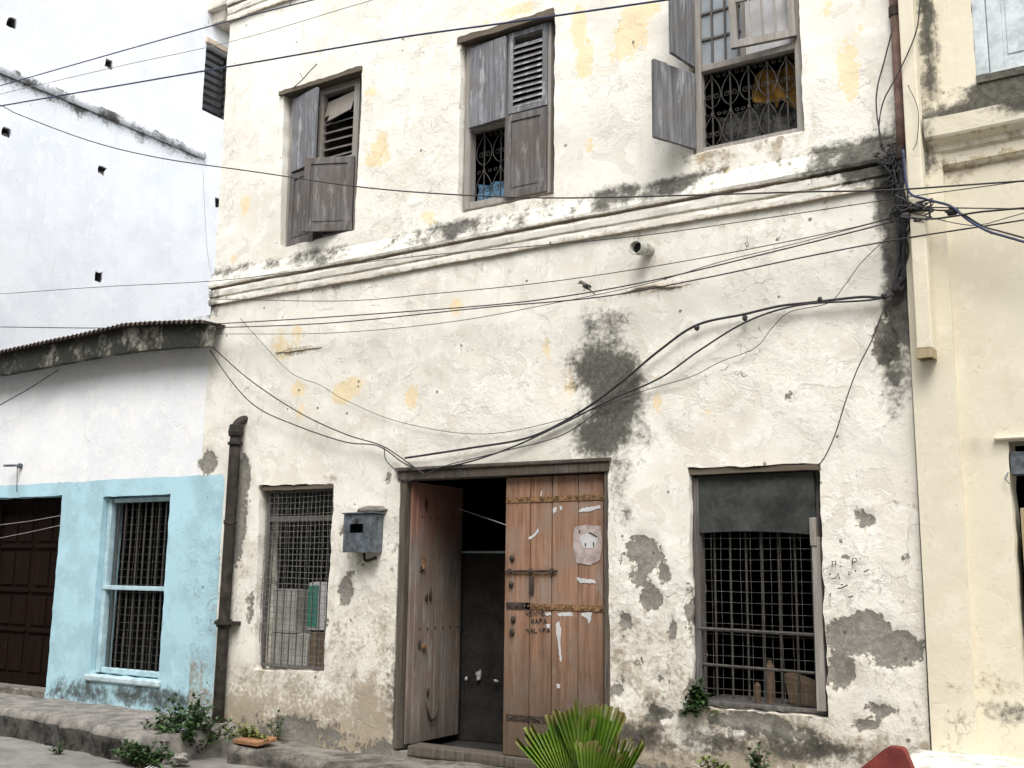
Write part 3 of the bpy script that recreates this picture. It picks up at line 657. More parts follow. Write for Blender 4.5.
# ---- ground floor windows
def wire_mesh(x0, x1, z0, z1, y, sp, m, parent, r=.0028, name='wire_mesh', bulge=.02):
    b = MB(); n_ = int((x1-x0)/sp)+1; k_ = int((z1-z0)/sp)+1
    def P(x, z): return (x+N(z*2, x)*.006, y+bulge*N(x*2.2, z*2.2, 3), z+N(x*2, z*1.1, 6)*.010)
    for i in range(n_+1):
        x = x0+(x1-x0)*i/n_; b.tube([P(x, z) for z in fr(z0, z1, 14)], r, 4, cap=False)
    for i in range(k_+1):
        z = z0+(z1-z0)*i/k_; b.tube([P(x, z) for x in fr(x0, x1, 8)], r, 4, cap=False)
    return b.build(name, m, parent)
lw = frame((-8.46, -7.48, .60, 2.44), .09, .15, .03, GREYWOOD2, house, trans=2.13)
lw['label'] = 'timber frame of the ground floor window full of cartons'
wire_mesh(-8.45, -7.49, .61, 2.42, .06, .062, m_plain('pale_galvanised_wire', (.15, .15, .135), .6, .3, 20), lw)
b = MB()
for i in range(9): b.tube([(-8.38+.1*i, .12, .63), (-8.38+.1*i, .12, 2.42)], .006, 6)
b.build('window_bar', BARS, lw, split=True)
ragged_beam(-8.48, -7.45, .01, .14, 2.43, 2.475, LINTEL, house)
def carton(x0, x1, y0, y1, z0, z1, m, label, rz=0, flap=True, tape=None):
    c = Vector(((x0+x1)/2, (y0+y1)/2, z0)); wx, wy, h = (x1-x0)/2, (y1-y0)/2, z1-z0
    t = thing('carton', label, 'box', c); t.rotation_euler = (0, 0, rz)
    b = MB(); b.box(-wx, wx, -wy, wy, 0, h-.004, .006); b.build('box_body', m, t, loc=(0, 0, 0), bevel=.004)
    if flap:
        b = MB(); b.quadbox([(-wx, -wy, h), (wx, -wy, h), (wx, -wy*.02, h+.012), (-wx, -wy*.02, h+.012)], (0, .003, .004)); b.quadbox([(-wx, wy*.02, h+.012), (wx, wy*.02, h+.012), (wx, wy, h), (-wx, wy, h)], (0, .003, .004)); b.build('flap', m, t, loc=(0, 0, 0), split=True)
    if tape: b = MB(); b.box(-wx*.98, -wx*.3, -wy-.008, -wy-.002, h*.05, h*.95); b.build('printed_panel', tape, t, loc=(0, 0, 0))
    return t
sh_ = MB(); sh_.box(-8.45, -7.3, .22, .8, .5, .6); tag(sh_.build('ledge_board', GREYWOOD2), 'timber board carrying the cartons inside the left ground floor window', 'board')
carton(-8.5, -7.93, .24, .5, .602, .92, CARD, 'pale grey carton at the bottom left behind the wire mesh window', .02)
carton(-8.56, -8.13, .26, .5, .942, 1.38, CARD, 'taller pale carton standing on the lowest carton behind the mesh', -.03)
carton(-7.9, -7.58, .24, .5, .602, .95, CARDB, 'brown carton in the lower right of the mesh window', .12)
carton(-7.98, -7.6, .28, .52, .985, 1.46, PAPER, 'white carton with a green printed side, highest at the right of the mesh window', .06, True, GREENBOX)
# RW
rw = frame((-3.50, -2.48, .57, 2.45), .10, .18, .03, GREYWOOD2, house, sill=True)
rw['label'] = 'timber frame of the ground floor window half covered by a dark sheet'
wire_mesh(-3.46, -2.55, .62, 1.98, .085, .085, MESHW, rw, r=.0017)
b = MB()
for i in range(7): b.tube([(-3.38+.135*i, .16, .62), (-3.38+.135*i, .16, 1.95)], .010, 6)
b.build('window_bar', BARS, rw, split=True)
b = MB(); b.tube([(-3.50, .06, 1.17), (-2.47, .06, 1.155)], .015, 8); b.tube([(-3.48, .065, .89), (-2.49, .065, .87)], .012, 8); b.build('cross_bar', BARS, rw, split=True)
b = MB(); b.box(-2.53, -2.465, .02, .10, .60, 1.90, .004); b.box(-2.535, -2.49, .01, .09, 1.83, 2.05, .004); b.build('side_post', FRAMEWOOD, rw, bevel=.004, split=True)
b = MB(); b.box(-3.515, -3.47, .05, .12, .58, 2.4, .004); b.build('side_post', GREYWOOD2, rw, bevel=.004, split=True)
ragged_beam(-3.54, -2.43, .005, .14, 2.42, 2.475, LINTEL, house)
b = MB(); xs = fr(-3.47, -2.50, 24)
for s_ in (0, .008):
    for x in xs:
        for k in range(12): z = 1.93+.48*k/11+.02*math.sin((x+3.5)*3.2)*(1-k/11)-.02*(x+3)*(1-k/11); b.v.append((x, .055+.014*N(x*4, k*.4)+.012*N(x*11, k)+s_, z))
o_ = 25*12
b.f = [(i*12+k, (i+1)*12+k, (i+1)*12+k+1, i*12+k+1) for i in range(24) for k in range(11)]+[(o_+i*12+k+1, o_+(i+1)*12+k+1, o_+(i+1)*12+k, o_+i*12+k) for i in range(24) for k in range(11)]
b.build('nailed_sheet', TARP, rw, smooth=True)
sh_ = MB(); sh_.box(-3.6, -2.35, .22, .85, .46, .58); tag(sh_.build('ledge_board', GREYWOOD2), 'dark board carrying bottles inside the right ground floor window', 'board')
for (x, h, r, lb) in ((-3.02, .34, .038, 'tall pale cylinder standing inside the right ground floor window'), (-3.13, .16, .028, 'short pale cylinder beside the taller one inside the right window')):
    b = MB(); b.tube([(x, .4, .582+h*t) for t in (0, .02, .5, .85, .93, 1)], r, 12, taper=lambda t: (1, 1, 1, 1, .55, .5)[round(t*5)]); tag(b.build('bottle', CARDB, smooth=False), lb, 'bottle')
b = MB(); b.quadbox([(-2.85, .35, .60), (-2.62, .3, .60), (-2.58, .3, .74), (-2.9, .38, .82)], (.02, .12, .02)); tag(b.build('folded_card', CARDB, bevel=.004), 'folded brown card lying inside the right window beside the bottles', 'card')

# ---- the double door
YD = .07
b = MB(); zt = 2.50
b.box(-6.57, -6.50, .0, .14, -.05, 2.48, .003); b.box(-4.33, -4.275, .0, .14, -.02, 2.48, .003)
b.box(-6.60, -4.27, -.025, .16, 2.478, 2.56, .004); b.box(-6.62, -4.25, -.045, .05, 2.565, 2.60, .004)
df = b.build('door_frame', DOORFRAME, house, bevel=.006)
b = MB(); b.box(-6.4, -4.3, .0, .2, -.09, -.0, .008); b.build('threshold', DOORFRAME, df, bevel=.01)
b = MB(); b.tube([(-5.86+.022*math.cos(a*math.pi/5), -.035, 2.53+.022*math.sin(a*math.pi/5)) for a in range(11)], .004, 5, cap=False); b.build('iron_ring', STEEL, df)
# closed right leaf: two hinged halves, two boards each
xl = [at(p, 560, YD-.02).x for p in (505, 530, 552, 578, 603.5)]
rl = MB()
for i in range(4): rl.box(xl[i]+.003, xl[i+1]-.004-(.004 if i == 1 else 0), YD-.02+(i % 2)*.002, YD+.02, .0+random.uniform(0, .01), 2.465)
leafR = rl.build('door_leaf', REDDOOR, house, bevel=.003); leafR['label'] = 'closed orange-brown right door leaf with rusty straps and torn paper'
def strap(p0, p1, hgt, m, parent, name='iron_strap', studs=9, y=YD-.026):
    a, c = at(*p0, y), at(*p1, y); b = MB()
    b.quadbox([(a.x, y, a.z-hgt/2), (c.x, y, c.z-hgt/2), (c.x, y, c.z+hgt/2), (a.x, y, a.z+hgt/2)], (0, .007, 0))
    for i in range(studs):
        t = (i+.4)/studs; p = a.lerp(c, t); b.blob((p.x, y-.004, p.z), .011, .009, .011, i, .1, 8, 5)
    return b.build(name, m, parent)
za, zb_ = at(506, 501, YD).z, at(506, 606, YD).z
strap((506, 500.5), (608, 496.5), .05, STRAP, leafR); strap((525, 606), (607, 609), .05, STRAP, leafR); strap((506, 605.5), (530, 606), .06, IRON, leafR, studs=3)
strap((506, 717), (545, 720), .05, IRON, leafR, studs=3)
a, c = at(505, 571, .03), at(557, 571, .03)
b = MB(); b.tube([a, c], .011, 8); 
for px in (510, 531, 552): p = at(px, 571, .045); b.box(p.x-.012, p.x+.012, .02, .05, p.z-.022, p.z+.022)
p = at(531, 580, .03); b.box(p.x-.022, p.x+.022, .03, .05, p.z-.12, p.z+.03)
b.build('sliding_bolt', IRON, leafR, bevel=.002)
b = MB()
for px, py in ((512, 558), (511, 584), (513, 619), (512, 632)): p = at(px, py, .04); b.blob(p, .025, .02, .035, px, .4)
b.build('hasp', IRON, leafR, smooth=True, split=True)
def flake(parent, pts, m, name, y, th=.0015):
    rg = []
    for i, (ax, ay) in enumerate(pts):
        cx, cy = pts[(i+1) % len(pts)]; k = max(1, int(math.hypot(cx-ax, cy-ay)/1.3))
        for q in range(k): rg.append((ax+(cx-ax)*q/k+random.uniform(-.45, .45), ay+(cy-ay)*q/k+random.uniform(-.45, .45)))
    b = MB(); vs = [at(px, py, y) for px, py in rg]; n_ = len(vs)
    b.v = [tuple(v) for v in vs]+[(v.x, v.y+th, v.z) for v in vs]
    b.f = [tuple(range(n_)), tuple(range(2*n_-1, n_-1, -1))]+[(i, i+n_, (i+1) % n_+n_, (i+1) % n_) for i in range(n_)]
    return b.build(name, m, parent)
yp = YD-.0225
for P in ([(578, 511), (583, 508), (600, 505), (601, 508), (590, 511), (580, 512)], [(528, 538), (534, 534), (538, 528), (539, 531), (535, 536), (530, 540)], [(553, 508), (557, 507), (556, 512), (553, 514)], [(559, 506), (562, 506), (562, 510), (560, 510)],
          [(557, 613), (572, 612), (573, 616), (558, 616)], [(581, 613), (592, 612), (591, 619), (589, 624), (587, 618), (582, 616)], [(556, 625), (559, 620), (561, 630), (560, 645), (562, 660), (560, 662), (558, 645), (556, 632)],
          [(541, 491), (542, 491), (542, 497), (540.5, 497)], [(545, 613), (551, 612), (551, 615), (546, 616)], [(546, 624), (550, 624), (550, 628), (547, 628)], [(556, 684), (560, 684), (560, 688), (557, 688)], [(575, 577), (595, 580), (596, 583), (580, 583)]):
    flake(leafR, P, PAPER, 'paper_scrap', yp)
flake(leafR, [(574, 527), (585, 525), (601, 526), (602, 545), (600, 560), (590, 565), (577, 563), (573, 548)], POSTER, 'poster', yp-.001)
cc = at(588.5, 541, yp-.003); b = MB()
for a in range(1): 
    vs = [(cc.x+(.085+.012*math.sin(3*t))*math.cos(t), cc.y, cc.z+(.075+.012*math.cos(2*t))*math.sin(t)) for t in [2*math.pi*i/24 for i in range(24)]]
    b.add(vs+[(v[0], v[1]+.001, v[2]) for v in vs], [tuple(range(24))]+[(i, i+24, (i+1) % 24+24, (i+1) % 24) for i in range(24)])
b.build('poster_print', PAPER, leafR, split=True)
# strokes: hand painted writing
def strokes(name, m, parent, lines, y, r=.004, split=False):
    b = MB()
    for L in lines: b.tube([at(px, py, y) for px, py in L], r, 4)
    return b.build(name, m, parent, split=split)
strokes('poster_print', BLACK, leafR, [[(589.5, 532.5), (594, 535), (597, 537)], [(579.5, 530), (579.5, 533)], [(585.5, 543), (585.5, 546)], [(593.5, 542), (593.8, 546)]], yp-.004, .006, split=True)
FONT = {'W': [[(0,1),(.25,0),(.5,.7),(.75,0),(1,1)]], 'A': [[(0,0),(.5,1),(1,0)],[(.2,.35),(.8,.35)]], 'P': [[(0,0),(0,1),(.8,.95),(.8,.55),(0,.5)]], 'I': [[(.4,0),(.4,1)]], 'N': [[(0,0),(0,1),(.9,0),(.9,1)]],
        'M': [[(0,0),(.1,1),(.5,.4),(.9,1),(1,0)]], 'L': [[(0,1),(0,0),(.8,0)]], 'U': [[(0,1),(0,.1),(.8,.1),(.8,1)]], 'E': [[(.8,1),(0,1),(0,0),(.8,0)],[(0,.5),(.6,.5)]], 'K': [[(0,0),(0,1)],[(.8,1),(0,.5),(.8,0)]],
        'R': [[(0,0),(0,1),(.8,.95),(.8,.55),(0,.5),(.8,0)]], 'Y': [[(0,1),(.4,.5),(.8,1)],[(.4,.5),(.4,0)]], 'Z': [[(0,1),(.8,1),(0,0),(.8,0)]]}
def word(w_, px, py, cw, ch):
    out = []
    for i, c in enumerate(w_):
        for L in FONT[c]: out.append([(px+cw*1.35*i+cw*x, py-ch*y+random.uniform(-.2, .2)) for x, y in L])
    return out
strokes('painted_writing', BLACK, leafR, word('WENYE', 526, 615.5, 2.9, 4)+word('WAPA', 531, 623.5, 3.1, 5)+word('NALIPA', 526.5, 632.5, 3, 4), yp, .0035)
strokes('painted_writing', BLACK, house, [[(832.3, 567), (832.3, 561.5), (835.6, 561), (835.8, 566)], [(840.6, 562), (840.8, 563)], [(841, 566), (840.9, 567)], [(852.2, 565.5), (852.8, 558), (856.6, 558.6), (856.4, 561.5), (852.8, 562.5)], [(860, 558), (860.6, 559)],
        [(831.5, 579), (835.5, 578), (838, 573), (839.5, 579.5)], [(849, 575), (848.7, 571.5), (851.5, 573), (849, 575)], [(855.5, 570), (855.2, 572)], [(841, 585), (843, 584.5)], [(837.5, 588.5), (842, 588), (847.5, 585)], [(848.5, 597.5), (853, 596)], [(829, 575), (831, 573.5)], [(830.5, 593), (830, 597)], [(864, 572), (869, 569.5)]], -.022, .0045)
# left leaf, standing open into the passage
ll = MB(); XL = -6.47
ybs = [.06, .12, .25, .46, .90]
for i in range(4): ll.box(XL-.02, XL+.02-(.012 if i == 0 else 0)+(.006 if i == 1 else 0), ybs[i]+.002, ybs[i+1]-.002, -.01-.0*i, 2.465)
leafL = ll.build('door_leaf', DOORLOW, house, bevel=.003); leafL['label'] = 'faded red and grey left door leaf standing open inwards'
b = MB()
for i in range(6): b.blob((XL+.025, .2+.13*i, 2.13), .008, .011, .011, i, .1, 8, 5); b.blob((XL+.025, .2+.13*i, 1.05), .008, .012, .012, i, .1, 8, 5)
for z, y, s in ((2.25, .25, .06), (1.62, .2, .035), (1.38, .36, .06), (1.35, .3, .04), (.9, .2, .05), (.45, .36, .05)): b.blob((XL+.03, y, z), .012, .02, s, z*10, .4)
b.tube([(XL+.04, .33, .36), (XL+.05, .36, .22), (XL+.05, .40, .17), (XL+.045, .47, .2), (XL+.04, .5, .33)], .012, 6); b.build('iron_fitting', IRON, leafL, smooth=True, split=True)
b = MB(); b.box(XL+.022, XL+.05, .21, .25, 1.62, 1.74); b.box(XL+.022, XL+.05, .24, .3, .86, .9); b.build('padlock_plate', STRAP, leafL, bevel=.004, split=True)
# half-height dark screen and a cord inside the passage
a, c = at(430, 553, .98), at(530, 553, .98)
sc_ = MB(); xs = fr(a.x, c.x+.3, 26)
for s_ in (0, .01):
    for x in xs:
        for k in range(14): sc_.v.append((x, .98+.02*math.sin(x*9)+.014*N(x*7, k*.5)+s_, -.07+(a.z+.07)*k/13+.008*math.sin(x*13)*(k/13)))
o_ = 27*14; sc_.f = [(i*14+k, (i+1)*14+k, (i+1)*14+k+1, i*14+k+1) for i in range(26) for k in range(13)]+[(o_+i*14+k+1, o_+(i+1)*14+k+1, o_+(i+1)*14+k, o_+i*14+k) for i in range(26) for k in range(13)]
st = thing('screen', 'dark sacking screen across the lower half of the doorway passage', 'screen', ((a.x+c.x)/2, .98, -.07))
sc_.build('sacking', SACK, st, smooth=True)
b = MB(); b.tube([(a.x, .96, a.z+.01), (c.x+.3, .96, a.z+.01)], .012, 6); b.build('top_rail', BLUEPAINT, st)
b = MB(); b.blob(at(478.5, 676, .955), .035, .004, .055, 4, .7); b.blob(at(466, 679, .955), .02, .004, .02, 9, .7); b.blob(at(496, 681, .955), .03, .004, .015, 7, .8); b.build('paint_splash', PAPER, st, smooth=True)
wm = wire_mesh(a.x, c.x, 0, .75, .95, .05, SACK, st, r=.0016)
b = MB(); b.tube([at(457, 508, .6), at(480, 516, .4), at(506, 525, .04)], .004, 5); tag(b.build('cord', CABLEG), 'pale cord stretched across the dark gap between the door leaves', 'cord')

# ---- drain spout
sp = thing('drain_spout', 'short grey plastic spout sticking out of the wall below the string course', 'pipe', at(650, 250, .0))
e0 = at(650, 250, 0); e1 = e0+Vector((-.05, -.19, -.02)); 
b = MB(); n_ = 18; ring = []
for (p, r) in ((e0, .056), (e0.lerp(e1, .45), .056), (e0.lerp(e1, .46), .062), (e1, .062), (e1, .053), (e0.lerp(e1, .75), .05)):
    ring.append([p+Vector((math.cos(2*math.pi*k/n_)*r, 0, math.sin(2*math.pi*k/n_)*r)) for k in range(n_)])
b.v = [tuple(v) for r in ring for v in r]; b.f = [(i*n_+k, i*n_+(k+1) % n_, (i+1)*n_+(k+1) % n_, (i+1)*n_+k) for i in range(5) for k in range(n_)]
b.build('spout_pipe', PVC, sp, smooth=True)
b = MB(); b.add([tuple(v+Vector((0, .01, 0))) for v in ring[5]], [tuple(range(n_))]); b.build('bore_shade', BLACK, sp)  # black disc stands in for the shade inside the spout

# ---- meter box
c0, c1 = at(343, 552, -.17), at(372, 514, -.17)
mt = thing('meter_box', 'dented grey metal meter box with a square window, mounted left of the door', 'meter box', ((c0.x+c1.x)/2, 0, c0.z))
x0, x1, z0, z1 = c0.x, c1.x, c0.z, c1.z
b = MB(); t_ = .012
b.box(x0, x1, -.165, -.01, z0, z0+t_); b.box(x0, x1, -.165, -.01, z1-t_, z1); b.box(x0, x0+t_, -.165, -.01, z0+t_, z1-t_); b.box(x1-t_, x1, -.165, -.01, z0+t_, z1-t_); b.box(x0, x1, -.01, .03, z0, z1)
mbx = b.build('box_case', STEEL, mt, bevel=.003)
wx0, wx1, wz0, wz1 = x0+(x1-x0)*.22, x0+(x1-x0)*.7, z0+(z1-z0)*.5, z0+(z1-z0)*.75
b = MB(); b.box(x0-.005, x1+.005, -.172, -.166, z0-.005, wz0); b.box(x0-.005, x1+.005, -.172, -.166, wz1, z1+.005); b.box(x0-.005, wx0, -.172, -.166, wz0, wz1); b.box(wx1, x1+.005, -.172, -.166, wz0, wz1)
b.build('box_door', STEEL, mt, bevel=.002)
b = MB(); b.box(x0-.02, x1+.03, -.19, .02, z1+.006, z1+.02, .003); b.build('box_lid', STEEL, mt, bevel=.003)
b = MB(); b.box((wx0+wx1)/2-.015, (wx0+wx1)/2+.015, -.182, -.173, wz1+.005, wz1+.05); b.build('latch', IRON, mt)
b = MB(); b.blob(((x0+x1)/2+.05, .0, z1+.055), .19, .05, .04, 5, .3, 14, 8); b.build('mortar_hood', CONC, mt, smooth=True)
b = MB(); b.tube(spline([((x0+x1)/2, -.06, z0), ((x0+x1)/2+.02, -.05, z0-.08), ((x0+x1)/2+.12, -.01, z0-.05)]), .016, 6); b.build('conduit', IRON, mt)

# ---- cast iron drainpipe
pt, pb = at(236, 432, -.09), at(218, 715, -.09)
px_ = (pt.x+pb.x)/2
dp = thing('drainpipe', 'dark brown cast iron drainpipe with collars where the blue wall meets the white house', 'drainpipe', (px_, -.09, -.1))
def vt(t): return Vector((pb.x+(pt.x-pb.x)*t, -.09, -.1+(pt.z+.1)*t))
b = MB(); b.tube([vt(t/10) for t in range(11)], .062, 16); b.build('pipe', IRONB, dp, smooth=True)
b = MB(); b.tube([vt(.985), vt(1.0), vt(1.0)+Vector((0, 0, .08))], .085, 16, taper=lambda t: (.9, 1, .85)[round(t*2)]); b.tube([vt(.955), vt(.965)], .082, 16); b.build('collar', IRONB, dp, smooth=False, bevel=.004)
b = MB(); b.tube(spline([vt(1.0), vt(1.0)+Vector((.01, 0, .07)), vt(1.0)+Vector((.03, .04, .13)), vt(1.0)+Vector((.04, .14, .16))]), .06, 12, taper=lambda t: 1-.3*t); b.build('elbow', IRONB, dp, smooth=True)
q = at(223, 623, -.09); t_ = (q.z+.1)/(pt.z+.1)
b = MB(); b.tube([vt(t_-.012), vt(t_+.012)], .08, 16); b.tube([vt(t_-.004), vt(t_+.004)], .1, 16); p = vt(t_); b.box(p.x-.16, p.x+.16, -.08, .0, p.z-.02, p.z+.02); b.build('bracket', IRONB, dp)
q = at(227, 522, -.09); t_ = (q.z+.1)/(pt.z+.1); p = vt(t_); b = MB(); b.tube([p+Vector((.068*math.cos(a/2), .068*math.sin(a/2), .02*math.sin(a))) for a in range(13)], .006, 5); b.box(p.x-.17, p.x-.08, -.03, .03, p.z-.02, p.z+.02); b.build('wire_tie', IRON, dp)

# ================================================================== BLUE HOUSE (left, low)
blue = thing('blue_house', 'low house with pale blue lower wall, barred window and mouldy corrugated eave', 'house', (-12.2, 0, -.1))
bmould = PX([(150, 698, 80, 10, .8), (80, 693, 40, 12, .75), (203, 690, 10, 18, .9), (190, 705, 20, 10, .6), (200, 660, 12, 12, .35), (100, 690, 30, 8, .5)])
def bmask(x, z):
    m = dict(mould=max(blobs(bmould, x, z), .45*sstep(4.25, 4.5, z+.12*N(x*2, 9))), cement=blobs(PXc, x, z), ochre=0, dirt=max(.42*sstep(.3, .0, z), .1*sstep(2.6, .5, z)))
    m['paint'] = sstep(2.56+.015*N(x*2, 1), 2.66, 4.27-(z-1.0)) if False else sstep(2.70, 2.58, z+.02*N(x*1.5, 4))
    return m
PXc = PX([(205, 462, 8, 10, .8), (199, 686, 7, 12, 1.1), (206, 605, 1, 1, 0)])
bh = [dict(q=rectq(-11.14, -9.93, .36, 2.44), d=.3, wob=.005), dict(q=rectq(-13.6, -11.94, .1, 2.48), d=.32, wob=.005), dict(q=rectq(-15.2, -14.2, .5, 2.4), d=.3, wob=.005)]
mb, att = wall_sheet(-15.48, HX0+.004, -.45, 4.5, bh, lambda a, b, d: Vector((a, d+.006, b)), .3, bmask, lambda x, z, m: lump(x, z, .45), step=.07)
mb.build('front_wall', BLUEW, blue, smooth=True, attrs=att)
b = MB(); b.box(-15.48, -15.2, .32, 3.5, -.4, 4.45); b.box(HX0-.26, HX0-.01, .32, 3.5, -.4, 4.45); b.box(-15.2, HX0-.26, 3.3, 3.5, -.4, 4.45); b.box(-15.2, HX0-.26, .33, 3.3, 2.9, 3.05); b.box(-15.2, HX0-.26, .33, 3.3, -.3, -.05); b.box(-11.7, -11.6, .33, 3.3, -.05, 2.9); b.box(-15.2, HX0-.26, 1.8, 1.9, -.05, 2.9)
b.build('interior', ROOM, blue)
# eave: mouldy board along the wall head and corrugated sheet on it
ey = -.24
tops = [(0, 351.5), (43, 342), (86, 333), (108, 328), (129, 323), (150, 321.5), (172, 320.5), (210, 319.5)]
bots = [(0, 375), (43, 367), (86, 359), (108, 355), (129, 352), (150, 349.5), (172, 347.5), (208, 346)]
T = [at(*p, ey) for p in tops]; B = [at(*p, ey) for p in bots]
T.insert(0, T[0]+Vector((-2.0, 0, .03))); B.insert(0, B[0]+Vector((-2.0, 0, .03)))
def interp(L, x):
    if x <= L[0].x: return L[0].z
    for a, c in zip(L, L[1:]):
        if a.x <= x <= c.x: return a.z+(c.z-a.z)*(x-a.x)/(c.x-a.x)
    return L[-1].z
xs = fr(T[0].x, T[-1].x, 90); b = MB()
for x in xs:
    zt, zb2 = interp(T, x)-.06, interp(B, x); j = N(x*5, 2)*.012
    b.v += [(x, ey+j, zb2+N(x*7, 1)*.012), (x, ey+j*.6, zt), (x, ey+.09, zt), (x, ey+.09, zb2)]
b.f = [(i*4+k, (i+1)*4+k, (i+1)*4+(k+1) % 4, i*4+(k+1) % 4) for i in range(90) for k in range(4)]+[(0, 1, 2, 3), (363, 362, 361, 360)]
g_ = G('mould_streaked_whitewash', .95, .2); n1 = g_.noise(3.2, 6, .65, sc=(1, 1, .8)); n2 = g_.noise(14, 5, .65)
g_.col(g_.mix(g_.step(g_.math('ADD', n1, g_.math('MULTIPLY', g_.math('SUBTRACT', n2, .5), .4)), .5, .72), g_.mix(n2, (.018, .019, .016), (.05, .05, .042)), (.27, .255, .215))).bump(n2, .02, .6)
b.build('eave_board', g_.m, blue)
b = MB(); xs = fr(T[0].x, T[-1].x+.0, 620)
for s_ in (0, -.006):
    for x in xs:
        z0_ = interp(T, x)-.035
        for k in range(7):
            y = ey-.09-.01*N(x*3, 5)+k*.52; b.v.append((x, y, z0_+.022*math.sin(x*2*math.pi/.085)+k*.012+s_))
n7 = 7; L_ = len(xs)*7
b.f = [(i*7+k, (i+1)*7+k, (i+1)*7+k+1, i*7+k+1) for i in range(620) for k in range(6)]+[(L_+i*7+k+1, L_+(i+1)*7+k+1, L_+(i+1)*7+k, L_+i*7+k) for i in range(620) for k in range(6)]+[(i*7, L_+i*7, L_+(i+1)*7, (i+1)*7) for i in range(620)]
b.build('roof', CORR, blue, smooth=False)
b = MB()
for i in range(9): x = -15.2+.7*i; b.box(x, x+.07, ey+.09, 3.4, interp(B, x)+.06, interp(B, x)+.16)
b.build('rafter', GREYWOOD2, blue, split=True)
# window
yb = .08
bw = MB(); x0, x1, z0, z1 = -11.13, -9.94, .38, 2.42
bw.box(x0, x0+.07, yb, yb+.08, z0, z1); bw.box(x1-.05, x1, yb, yb+.08, z0, z1); bw.box(x0+.1, x1-.05, yb+.003, yb+.077, z1-.05, z1); bw.box(x0+.1, x1-.05, yb+.003, yb+.077, z0, z0+.06)
zc = at(130, 588, yb).z; bw.box(x0+.02, x1+.0, yb-.012, yb+.05, zc-.025, zc+.025)
bwo = bw.build('window', BLUEPAINT, blue, bevel=.006); bwo['label'] = 'barred window with a pale blue frame'
b = MB()
for i in range(8): b.tube([(x0+.17+.12*i, yb+.045, z0+.05), (x0+.17+.12*i, yb+.045, z1-.05)], .011, 8)
b.build('window_bar', BARS, bwo, split=True)
wire_mesh(x0+.1, x1-.05, z0+.06, z1-.05, yb+.075, .09, MESHW, bwo, r=.002)
b = MB(); b.box(-11.2, -9.88, -.025, .09, .29, .365, .01); b.build('window_sill', m_plain('pale_blue_sill', (.42, .52, .55), .9, .2, 8, bump=.01), blue, bevel=.02)
# door
b = MB(); b.box(-13.6, -13.5, .2, .3, .1, 2.48); b.box(-12.02, -11.94, .2, .3, .1, 2.48); b.box(-13.5, -12.02, .2, .3, 2.4, 2.48)
bd = b.build('door', DARKDOOR, blue, bevel=.006); bd['label'] = 'dark brown panelled double door in deep shade'
for s_, xa in ((1, -13.5), (1, -12.76)):
    b = MB(); b.box(xa, xa+.735, .25, .28, .12, 2.4)
    for zz0, zz1 in ((.28, .72), (.86, 1.22), (1.36, 1.78), (1.92, 2.28)):
        for k in range(2): b.box(xa+.07+.33*k, xa+.34+.33*k, .232, .2495, zz0, zz1)
    for zz in (.79, 1.29, 1.85): b.box(xa+.02, xa+.71, .225, .2495, zz-.02, zz+.025)
    lf = b.build('door_leaf', DARKDOOR, bd, bevel=.008)
b = MB(); b.box(-13.6, -11.95, .0, .24, .02, .12, .01); b.build('doorstep', CONC, blue, bevel=.02)
b = MB(); 
for z, xx in ((2.22, -12.0), (2.1, -12.0)): pass
# water tap stub on the white wall
p = at(20, 466, 0); tp = thing('wall_tap', 'small grey pipe stub high on the blue house left of its door', 'tap', p)
b = MB(); b.tube([p+Vector((.02, .02, 0)), p+Vector((.02, -.09, 0)), p+Vector((-.16, -.12, .0))], .016, 8); b.build('pipe', STEEL, tp, smooth=True)
b = MB(); b.tube([p+Vector((.02, .01, 0)), p+Vector((.02, -.03, 0))], .035, 10); b.build('flange', STEEL, tp)
b = MB(); q = at(18, 492, 0); b.tube([p+Vector((.02, -.05, -.01)), (p.x+.0, -.012, q.z)], .005, 5); b.build('drip_wire', IRON, tp)

# ================================================================== TALL WHITE BUILDING (far left)
XW = -15.5
tall = thing('tall_white_building', 'tall white building behind the blue house with beam holes and a stained ledge', 'building', (XW, 3, -.2))
def wq(cy, cz, s): return [(cy-s, cz-s), (cy+s, cz-s), (cy+s*.9, cz+s), (cy-s*.8, cz+s*.9)]
hp = [atx(px, py, XW) for px, py in ((109, 64), (6, 132), (102, 170), (99, 277), (218, 203), (12, 23))]
wo_ = [atx(px, py, XW) for px, py in ((202, 110), (226, 121), (231, 57), (207, 43))]
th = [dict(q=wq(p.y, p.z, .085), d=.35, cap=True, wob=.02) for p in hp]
WY0, WY1, WZ0, WZ1 = wo_[0].y, wo_[1].y+.05, (wo_[0].z+wo_[1].z)/2, (wo_[2].z+wo_[3].z)/2
th.append(dict(q=rectq(WY0, WY1, WZ0, WZ1), d=.4, wob=.002))
LZ = 9.5
def tmask(y, z):
    m = dict(mould=0, cement=0, ochre=0, dirt=0, paint=0)
    m['mould'] = (.85+.6*N(y*2.5, 4))*math.exp(-max(0, LZ-.12-z)/(.17+.12*N(y*3, 1)+.05*N(y*9, 2)))*(1 if z < LZ+.02 else 0)*sstep(5.3, 4.6, y)
    m['mould'] = max(m['mould'], .5*math.exp(-((y-WY0)/.1)**2-((z-12.2)/.3)**2))
    return m
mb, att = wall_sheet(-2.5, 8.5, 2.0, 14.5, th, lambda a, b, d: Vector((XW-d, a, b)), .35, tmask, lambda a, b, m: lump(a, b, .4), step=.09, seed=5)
mb.build('side_wall', COOL, tall, smooth=True, attrs=att)
